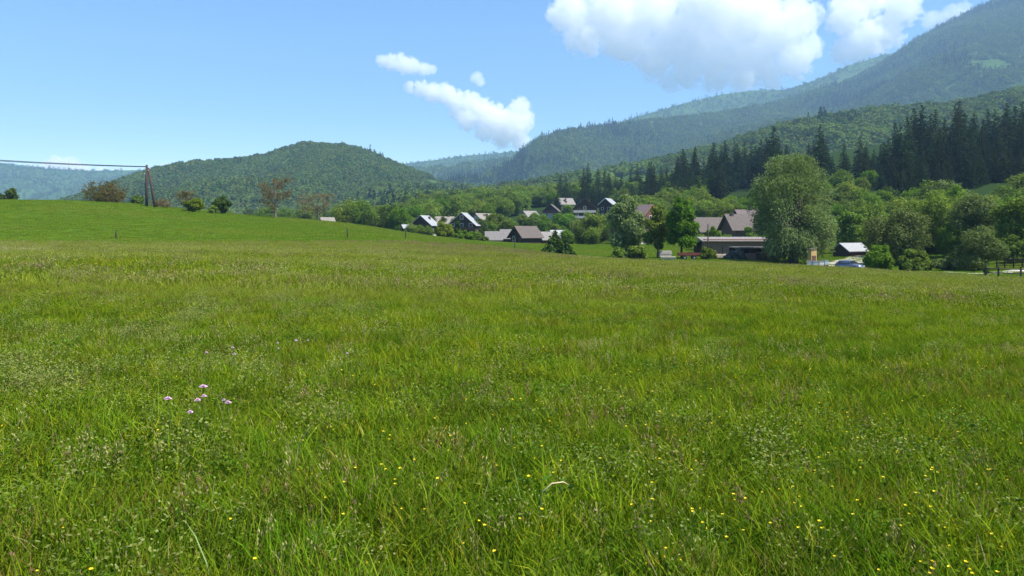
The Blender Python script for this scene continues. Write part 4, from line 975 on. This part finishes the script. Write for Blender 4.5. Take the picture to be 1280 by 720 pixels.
H("village_house", "pale roof peeping over the mown hill below the forked brownish tree", "house", 409, 200, 271.5, 3.2, 2.6, 60, M_tan, M_plaster, centre=True, wins=False)
# long wooden shed
x, y, z = G(917, 146); zt = ZC+(YH-295.5)/F*146-z
e = empty("long_shed", (x, y, z), "long wooden shed with a pinkish lean-to roof and a white corner post", "shed", None, -R(2))
wb = MB().box((0, 0, (zt-.5)/2-.3), (12.6, 4.2, zt-.5+.6)); wb.build("wall", M_redwood, e)
MB().prism([(-2.7, zt-1.0), (2.5, zt-.28), (2.5, zt-.12), (-2.7, zt-.84)], -6.9, 6.9).build("roof", M_pink, e).rotation_euler = (0, 0, R(90))
for k in range(5): MB().box((-5+2.2*k, -2.13, 1.1), (.12, .08, 2.2)).build("batten", M_dkwood, e)
MB().box((6.35, -2.3, zt/2-.4), (.22, .22, zt+.2)).build("corner_post", M_trim, e)
MB().box((3.8, -2.12, 1.25), (1.7, .1, 2.2)).build("door", M_dkwood, e)
# open shelter in front of it
x, y, z = G(943, 132); zt = ZC+(YH-308.5)/F*132-z
e = empty("open_shelter", (x, y, z), "low open-sided shelter with a thin pale flat roof in front of the long shed", "shelter", None, R(3))
MB().box((0, 0, zt-.07), (8.6, 3.2, .14)).box((0, -1.62, zt-.1), (8.7, .06, .24)).build("roof", M_pink, e)
for sx in (-4.1, -1.4, 1.4, 4.1):
    for sy in (-1.4, 1.4): MB().box((sx, sy, zt/2-.3), (.14, .14, zt+.4)).build("post", M_dkwood, e)
MB().box((0, 1.5, zt/2-.2), (8.2, .08, zt)).build("back_wall", M_dkwood, e)
def trailer(px, d, label, rz, L, mt, hh):
    x, y, z = G(px, d); e = empty("farm_trailer", (x, y, z), label, "trailer", None, rz)
    MB().box((0, 0, .75), (L, 1.7, .12)).build("bed", M_dkwood, e)
    b = MB().box((0, -.83, .75+hh/2), (L, .06, hh)).box((0, .83, .75+hh/2), (L, .06, hh)).box((-L/2+.03, 0, .75+hh/2), (.06, 1.6, hh)).box((L/2-.03, 0, .75+hh/2), (.06, 1.6, hh)); b.build("sideboard", mt, e)
    for sx in (-L*.22, L*.22):
        for sy in (-.9, .9):
            wv = MB().tube([(sx, sy-.1, .36), (sx, sy+.1, .36)], .36, 14).build("wheel", M_rubber, e); MB().tube([(sx, sy-.11, .36), (sx, sy+.11, .36)], .17, 10).build("rim", M_metal, wv)
    MB().tube([(L/2, 0, .6), (L/2+1.2, 0, .5)], .06, 6).build("drawbar", M_metal, e)
trailer(958, 131, "faded red farm trailer under the open shelter", R(4), 3.4, M_redpaint, .75)
trailer(861, 122, "low faded red farm trailer under the bright green tree", R(-6), 3.6, M_redpaint, .4)
def stack(px, d, label, rz, L, Wd, n, m, lift=0, group=None):
    x, y, z = G(px, d); e = MB(); r = random.Random(px)
    for k in range(n): e.box((r.uniform(-.06, .06), r.uniform(-.05, .05), .1+lift+k*.115), (L*r.uniform(.94, 1), Wd, .10))
    for sx in (-L*.3, L*.3): e.box((sx, 0, (lift)/2), (.14, Wd, .1+lift))
    o = e.build("board_stack", m, None); o.location = (x, y, z); o.rotation_euler = (0, 0, rz); tag(o, label, "boards", group)
stack(903, 131, "stack of pale boards in the grass before the long shed", R(3), 3.2, 1.2, 6, M_board)
stack(831, 131, "upper whitish board stack left of the bright green tree's trunk", R(10), 2.4, 1.0, 8, M_concrete, .3)
stack(835, 119, "lower pale board stack in front of the whitish one", R(-12), 2.6, .9, 4, M_board, .15)
stack(1018, 112, "pale board stack at the foot of the yellow cabin", R(8), 2.2, 1.1, 4, M_board, .2)
stack(937, 127, "reddish-brown board stack, leftmost of three before the open shelter", R(6), 2.0, 1.0, 10, M_redwood)
stack(951, 127.5, "brown board stack, middle of three before the open shelter", R(-8), 1.8, 1.0, 12, M_brwood)
stack(967, 128, "reddish board stack, rightmost of three before the open shelter", R(12), 1.7, 1.0, 9, M_redwood)
M_stone = solid('pale_stone', (.15, .145, .135), .9, .3, 4)
# tarpaulin heap
import bmesh
def lump(name, label, cat, px, d, sx, sy, sz, m, seed, rough=.25, sub=3):
    bm = bmesh.new(); bmesh.ops.create_icosphere(bm, subdivisions=sub, radius=1)
    r = random.Random(seed); ph = [r.uniform(0, 6) for _ in range(6)]
    for v in bm.verts:
        c = v.co; f = 1+rough*(math.sin(c.x*3.1+ph[0])*math.sin(c.y*2.7+ph[1])+.6*math.sin(c.z*5+ph[2]+c.x*4)*math.sin(c.y*6+ph[3])+.25*math.sin(c.x*13+ph[4])*math.sin(c.y*11+c.z*9+ph[5]))
        c.x *= f*sx; c.y *= f*sy; c.z *= f*sz
    me = bpy.data.meshes.new(name); bm.to_mesh(me); bm.free(); o = new_obj(name, me, None, [m]); x, y, z = G(px, d); o.location = (x, y, z+sz*.35); tag(o, label, cat); return o
lump("covered_heap", "dark tarpaulin-covered heap at the left end of the open shelter", "heap", 921, 126, 1.5, 1.0, 1.15, solid("dark_tarpaulin", (.06, .065, .055), .6, .5, 2), 3, .42, 4)
# yellow cabin and boxes by the willow
x, y, z = G(1015, 116); e = empty("wooden_cabin", (x, y, z), "upright yellow-orange wooden cabin beside the big willow's trunk", "cabin", None, R(14))
zt = ZC+(YH-310)/F*116-z
M_yel = solid("yellow_boards", (.46, .31, .13), .75, .2, 4, stretch=(6, 6, .5))
MB().box((0, 0, zt/2-.2), (1.0, 1.0, zt)).build("wall", M_yel, e); MB().prism([(-.65, zt-.25), (.65, zt-.02), (.65, zt+.08), (-.65, zt-.15)], -.65, .65).build("roof", M_dkroof, e)
MB().box((0, -.52, .95), (.7, .05, 1.8)).build("door", M_brwood, e)
M_blue = solid("pale_blue_paint", (.25, .34, .38), .6, .12, 4); M_white = solid("white_paint", (.42, .42, .40), .6, .1, 4)
for k, (px, d, zz, m, nm) in enumerate([(1012, 111, .75, M_white, "white box left in the row below the yellow cabin"), (1019, 110.5, .75, M_blue, "pale blue box second in the row below the yellow cabin"), (1026, 111, .8, M_white, "white box third in the row below the yellow cabin"), (1032, 111.5, .95, M_blue, "pale blue box at the right end of the row by the yellow cabin")]):
    x, y, z = G(px, d); e = empty("wooden_box", (x, y, z), nm, "box", None, R(10*k-14))
    MB().box((0, 0, zz+.1), (.72, .6, .62)).build("body", m, e); MB().box((0, 0, zz+.45), (.82, .7, .07)).build("lid", M_metal, e)
    for sx in (-.28, .28): MB().box((sx, 0, zz/2-.2), (.08, .5, zz+.2)).build("leg", M_dkwood, e)
# parked car
def car(px, d, label, rz, paint):
    x, y, z = G(px, d); e = empty("parked_car", (x, y, z), label, "car", None, rz)
    def loft(sec, name, m, smooth=True):
        bm = bmesh.new(); rings = []
        for xx, hw, z0, z1, tp in sec:
            ring = [bm.verts.new(c) for c in [(xx, -hw, z0), (xx, -hw*1.02, (z0+z1)/2), (xx, -hw*tp, z1), (xx, hw*tp, z1), (xx, hw*1.02, (z0+z1)/2), (xx, hw, z0)]]; rings.append(ring)
        for a, b in zip(rings, rings[1:]):
            for i in range(6): bm.faces.new((a[i], a[(i+1) % 6], b[(i+1) % 6], b[i]))
        bm.faces.new(rings[0][::-1]); bm.faces.new(rings[-1]); bmesh.ops.recalc_face_normals(bm, faces=bm.faces)
        bmesh.ops.bevel(bm, geom=[g for g in bm.edges], offset=.045, segments=2, affect='EDGES')
        me = bpy.data.meshes.new(name); bm.to_mesh(me); bm.free(); me.polygons.foreach_set("use_smooth", [smooth]*len(me.polygons)); return new_obj(name, me, e, [m])
    loft([(-2.1, .74, .35, .72, .95), (-1.95, .82, .25, .95, .93), (-.9, .86, .22, .98, .92), (1.0, .86, .22, .95, .92), (1.85, .8, .25, .80, .92), (2.12, .7, .32, .62, .95)], "body", paint)
    loft([(-1.85, .72, .9, 1.0, .95), (-1.45, .74, .9, 1.40, .80), (-.4, .76, .9, 1.47, .80), (.35, .76, .9, 1.40, .80), (1.15, .72, .88, .96, .95)], "cabin", paint)
    MB().add([(.42, -.60, 1.36), (.42, .60, 1.36), (1.10, .66, 1.0), (1.10, -.66, 1.0)], [(0, 3, 2, 1)]).build("windscreen", M_glass, e).location = (.035, 0, .03)
    for s in (-1, 1):
        MB().add([(-1.4, s*.77, 1.02), (.75, s*.775, 1.0), (.3, s*.66, 1.34), (-1.2, s*.66, 1.34)], [(0, 1, 2, 3)]).build("side_window", M_glass, e).location = (0, s*.015, 0)
        MB().box((2.02, s*.52, .62), (.14, .32, .14)).build("headlight", M_trim, e); MB().box((.72, s*.94, 1.0), (.12, .16, .12)).build("mirror", paint, e)
        for sx in (-1.3, 1.35):
            wv = MB().tube([(sx, s*.70, .31), (sx, s*.88, .31)], .31, 18).build("wheel", M_rubber, e); MB().tube([(sx, s*.72, .31), (sx, s*.895, .31)], .19, 14).build("rim", M_metal, wv)
    MB().box((2.13, 0, .45), (.03, .5, .11)).build("number_plate", M_white, e)
m, t, out = mat("silver_blue_paint"); p = N(t, "ShaderNodeBsdfPrincipled"); p.inputs["Base Color"].default_value = (.14, .18, .26, 1); p.inputs["Metallic"].default_value = .5; p.inputs["Roughness"].default_value = .3
t.links.new(p.outputs[0], out.inputs[0])
car(1062, 112, "silver-blue car parked on the gravel yard right of the big willow", R(-58), m)

# ------------------------------------------------------------------ tracks
M_gravel = ramp_ground("gravel", [(.3, (.34, .31, .28)), (.7, (.52, .48, .43))], (.6, 9), bump=.03)
def ribbon(name, pts, mtl):
    P = [Vector(G(px, d)) for px, d, w_ in pts]; Wd = [w_ for *_, w_ in pts]; v = []; f = []
    fine = []
    for i in range(len(P)-1):
        for k in range(8): fine.append((P[i].lerp(P[i+1], k/8), Wd[i]+(Wd[i+1]-Wd[i])*k/8))
    fine.append((P[-1], Wd[-1])); nn = 6
    for i, (p, w_) in enumerate(fine):
        t_ = (fine[min(i+1, len(fine)-1)][0]-fine[max(i-1, 0)][0]); t_.z = 0; t_.normalize(); s_ = Vector((t_.y, -t_.x, 0))
        for k in range(nn+1):
            q = p+s_*w_*(k/nn-.5)*(1+.12*math.sin(i*1.3+k)); v.append((q.x, q.y, h1(q.x, q.y)+.06+(.03 if 0 < k < nn else -.1)))
    for i in range(len(fine)-1):
        for k in range(nn): a = i*(nn+1)+k; f.append((a, a+1, a+nn+2, a+nn+1))
    o = MB().add(v, f).build(name, mtl, None, True); tag(o, kind="structure"); return o
ribbon("gravel_yard", [(1018, 108, 5), (1042, 114, 8), (1062, 124, 10), (1078, 136, 7), (1100, 152, 4)], M_gravel)
ribbon("gravel_track", [(1140, 99, 2.4), (1170, 96, 2.6), (1190, 91, 2.6), (1212, 86, 3), (1245, 87, 3.4), (1275, 90, 3.6), (1320, 94, 3.6), (1400, 98, 3.6)], M_gravel)
# fence along the track and timber railing behind it
def run(name, label, cat, pts, hp, rails, wpost, mtl, rm=None):
    b = Vector(G(*pts[0])); e = empty(name, b, label, cat); tops = []
    for px, d, k in [(a[0], a[1], i) for i, a in enumerate(pts)]:
        q = Vector(G(px, d))-b; MB().tube([q+Vector((0, 0, -.4)), q+Vector((.01, 0, hp*.6)), q+Vector((.02, 0, hp))], [wpost, wpost, wpost*.9], 8).build("post", mtl, e); tops.append(q)
    for rz_ in rails:
        for a, c in zip(tops, tops[1:]): MB().tube([a+Vector((0, -.06, rz_)), (a+c)/2+Vector((0, -.06, rz_-.03)), c+Vector((0, -.06, rz_))], wpost*.55, 6).build("rail", rm or mtl, e)
run("wooden_fence", "low wooden fence in front of the gravel track at the right edge", "fence", [(1232, 79), (1248, 78.5), (1276, 78), (1312, 78)], 1.25, [.55, 1.0], .10, M_post)
run("timber_railing", "dark timber railing behind the gravel track at the right edge", "railing", [(1246, 97), (1256, 96), (1267, 95), (1278, 94), (1290, 93.5), (1304, 93)], 1.3, [.45, .85, 1.22], .09, M_dkwood)
# posts and poles
def post(px, d, top, rad, label, cat="post", name="fence_post", lean=0.02):
    x, y, z = G(px, d); hh = ZC+(YH-top)/F*d-z
    o = MB().tube([(0, 0, -.4), (lean*hh*.5, 0, hh*.5), (lean*hh, 0, hh-.04), (lean*hh, 0, hh)], [rad, rad*.97, rad*.93, rad*.6], 8).build(name, M_post, None, True); o.location = (x, y, z); tag(o, label, cat)
post(145, 92, 288.5, .10, "short dark fence post standing alone in the meadow below the pole")
post(434.5, 104, 284, .09, "short dark fence post near the right end of the mown hill", lean=-.03)
post(507, 112, 287, .09, "short dark fence post in front of the small pale-roofed shed")
post(643.5, 118, 298, .07, "thin fence post in front of the timber hut")
post(715, 205, 273, .13, "thin dark wooden pole standing in the valley meadow", "pole", "wooden_pole", 0)
post(885, 140, 280, .12, "dark wooden pole in front of the small white-roofed shed", "pole", "wooden_pole", 0)
# A-frame pole with its wires
x, y, z = G(183.5, 148); zt = ZC+(YH-206)/F*148-z
e = empty("utility_pole", (x, y, z), "dark wooden A-frame utility pole on the crest of the mown hill", "pole")
MB().tube([(-.05, 0, -.8), (-.03, 0, zt*.5), (0, 0, zt-.05), (0, 0, zt)], [.30, .26, .22, .12], 10).build("pole", M_post, e, True)
MB().tube([(1.75, .1, -1.0), (1.0, .06, zt*.45), (.28, .03, zt*.93)], [.27, .24, .2], 10).build("brace", M_post, e, True)
MB().box((.55, .02, zt*.46), (1.5, .12, .14)).build("crosspiece", M_metal, e)
for k, (dx, zz) in enumerate([(-.35, .90), (-.35, .78), (.40, .86)]):
    a = MB().tube([(0, -.1, zt*zz-.15), (dx*.8, -.1, zt*zz-.15), (dx, -.1, zt*zz)], .035, 6).build("bracket", M_metal, e)
    MB().tube([(dx, -.1, zt*zz), (dx, -.1, zt*zz+.09), (dx, -.1, zt*zz+.2)], [.05, .10, .05], 10).build("insulator", M_trim, a)
def wire(z0, px1, d1, py1, sag, lab):
    a = Vector((x, y-.1, z+z0)); b = Vector(W(px1, py1, d1)); pts = []
    for k in range(25): t_ = k/24; p = a.lerp(b, t_); p.z -= sag*4*t_*(1-t_); pts.append(p)
    o = MB().tube(pts, .055, 6).build("power_line", M_rubber, None, True); tag(o, lab, "wire")
wire(zt*.96, -260, 100, 180, .5, "upper thin dark wire running left from the A-frame pole")
wire(zt*.95, -260, 100, 181.2, .55, "lower thin dark wire running left from the A-frame pole")

# ------------------------------------------------------------------ flowers that can be counted
M_lilac = solid("lilac_petals", (.72, .48, .64), .7, .2, 60, bump=0); M_stem = solid("green_stem", (.09, .15, .03), .7, .2, 20, bump=0)
M_butter = solid("buttercup_petals", (.70, .56, .015), .6, .12, 40, bump=0)
M_dry = solid("dry_blade", (.46, .38, .22), .8, .2, 30, bump=0); M_palegreen = solid("pale_leaf", (.20, .30, .10), .6, .15, 30, bump=0)
def hg1(x, y): return float(hg(np.array([x]), np.array([y]))[0])
def spot(px, py, up):
    d = F*(ZC-up)/(py-YH)
    for _ in range(4):
        zz = hg1((px-640)/F*d, d); d = F*(ZC-up-zz)/(py-YH)
    return (px-640)/F*d, d, zz
def disc_flower(mb, c, rad, n, dome, r, mi=0):
    for k in range(n):
        a = 6.283*k/n+r.uniform(-.15, .15); b = 6.283/n*.62; rr = rad*r.uniform(.85, 1.15)
        p = [Vector((math.cos(a)*rad*.15, math.sin(a)*rad*.15, 0)), Vector((math.cos(a-b)*rr*.75, math.sin(a-b)*rr*.75, dome*.7)), Vector((math.cos(a)*rr, math.sin(a)*rr, dome)), Vector((math.cos(a+b)*rr*.75, math.sin(a+b)*rr*.75, dome*.7))]
        mb.add([c+q for q in p], [(0, 1, 2, 3)], mi)
SC = [(210, 497, .029, 1), (254, 482, .034, 1), (247, 499, .025, 1), (255, 494, .022, 1), (238, 514, .022, 1), (285, 502, .024, 1), (280, 499, .018, 0), (291, 434, .026, 0), (293, 442, .024, 0), (258, 440, .022, 0), (370, 425, .028, 0), (347, 428, .02, 0), (385, 425, .02, 0), (348, 435, .018, 0), (434, 441, .02, 0)]
SLAB = {0: "lilac scabious head leftmost of the near cluster", 1: "largest pinkish lilac scabious head on top of the near cluster", 2: "small lilac scabious head below the largest one", 3: "lilac scabious head right under the largest one", 4: "lowest small lilac scabious head of the near cluster", 5: "lilac scabious head at the right side of the near cluster"}
for i, (px, py, rad, k) in enumerate(SC):
    fx, fy, fz = spot(px, py, .47); r = random.Random(400+i)
    e = empty("scabious_flower", (fx, fy, fz), SLAB.get(i, "small pale lilac flower head standing alone above the meadow grass"), "flower", "lilac scabious flowers in the meadow")
    MB().tube([(r.uniform(-.05, .05), r.uniform(-.05, .05), 0), (r.uniform(-.03, .03), 0, .25), (0, 0, .46)], .0025, 5).build("stem", M_stem, e)
    mb = MB()
    for q, (f, dm) in enumerate([(1.0, .002), (.8, .010), (.55, .016), (.3, .02)]): disc_flower(mb, Vector((0, 0, .462+.002*q)), rad*f*(.95 if k else .75), 9-q, dm*.5, r)
    mb.build("flower_head", M_lilac, e)
def buttercup_mesh(k):
    r = random.Random(500+k); mb = MB(); hh = .33
    mb.tube([(r.uniform(-.04, .04), r.uniform(-.04, .04), 0), (r.uniform(-.02, .02), 0, hh*.55), (0, 0, hh)], .0016, 4, 1)
    disc_flower(mb, Vector((0, 0, hh)), .0155, 5, .008, r, 0); disc_flower(mb, Vector((0, 0, hh+.002)), .006, 5, .004, r, 0)
    me = mb.mesh("buttercup"); me.materials.append(M_butter); me.materials.append(M_stem); return me
BM_ = [buttercup_mesh(k) for k in range(4)]
cl = [(1190, 690, 40, 14, 9), (1130, 590, 60, 25, 10), (1000, 620, 45, 22, 12), (900, 600, 90, 40, 18), (770, 565, 80, 40, 18), (600, 560, 100, 40, 16), (1100, 650, 60, 30, 10), (1240, 480, 40, 60, 16), (850, 470, 180, 40, 40), (560, 470, 120, 40, 20), (1050, 500, 140, 50, 30), (520, 590, 40, 25, 10), (100, 700, 60, 20, 4), (250, 600, 150, 60, 5), (310, 683, 1, 1, 1), (590, 655, 25, 12, 5), (1210, 620, 40, 60, 12), (900, 446, 200, 12, 34), (620, 500, 130, 30, 18), (1100, 520, 110, 40, 16)]
rr_ = random.Random(9); nbc = 0
for cx, cy_, sx, sy, n in cl:
    for k in range(n):
        px = rr_.gauss(cx, sx); py = min(716, max(432, rr_.gauss(cy_, sy)))
        if not -20 < px < 1300: continue
        fx, fy, fz = spot(px, py, .36); s_ = rr_.uniform(.38, .66)
        o = new_obj("buttercup", BM_[nbc % 4]); o.location = (fx, fy, fz); o.scale = (s_, s_, 1.0*rr_.uniform(.88, 1.08)); o.rotation_euler = (rr_.gauss(0, .12), rr_.gauss(0, .12), rr_.uniform(0, 6.28))
        tag(o, "small yellow buttercup flower on a thin stem in the meadow grass", "flower", "yellow buttercups in the near meadow"); nbc += 1
print("buttercups", nbc)
def blade(px, py, up, pts, wd, m, name, label, cat):
    fx, fy, fz = spot(px, py, up); v = []; f = []
    for i, (a, b, c) in enumerate(pts):
        w_ = wd*(1-(i/(len(pts)-1))**2)+.0008; v += [(a, b-w_, c), (a, b, c+w_*.8), (a, b+w_, c)]
    for i in range(len(pts)-1):
        for k in (0, 1): q = i*3+k; f.append((q, q+1, q+4, q+3))
    o = MB().add(v, f).build(name, m, None, True); o.location = (fx, fy, fz); tag(o, label, cat)
blade(697, 608, .33, [(-.11, 0, .10), (-.08, 0, .30), (-.03, 0, .345), (.03, .01, .35), (.065, .02, .33)], .007, M_dry, "dry_grass_blade", "arched straw-coloured dry blade lying over the green grass in front", "grass blade")
blade(646, 600, .30, [(.03, 0, 0), (.02, 0, .2), (-.01, 0, .34), (-.03, 0, .42)], .012, M_palegreen, "broad_grass_blade", "upright pale green broad blade left of the dry arched blade", "grass blade")
blade(250, 690, .20, [(.06, 0, 0), (.03, 0, .15), (-.02, 0, .27), (-.06, 0, .33)], .006, M_palegreen, "broad_grass_blade", "pale slanting broad blade near the bottom left of the meadow", "grass blade")
blade(375, 545, .36, [(-.04, 0, .1), (-.01, 0, .3), (.05, 0, .40), (.09, 0, .44)], .006, M_dry, "dry_grass_blade", "thin dry straw blade leaning right, right of the lilac flowers", "grass blade")


# ------------------------------------------------------------------ haze
HZ = MB().box((0, 2400, 700), (9400, 6200, 1500))
hm, t, out = mat("haze_air")
pv = N(t, "ShaderNodeVolumePrincipled"); pv.inputs["Density"].default_value = 1.2e-4; pv.inputs["Color"].default_value = (.42, .67, 1.0, 1); pv.inputs["Anisotropy"].default_value = 0.1
t.links.new(pv.outputs[0], out.inputs["Volume"])
hz = HZ.build("haze", hm); tag(hz, kind="stuff")
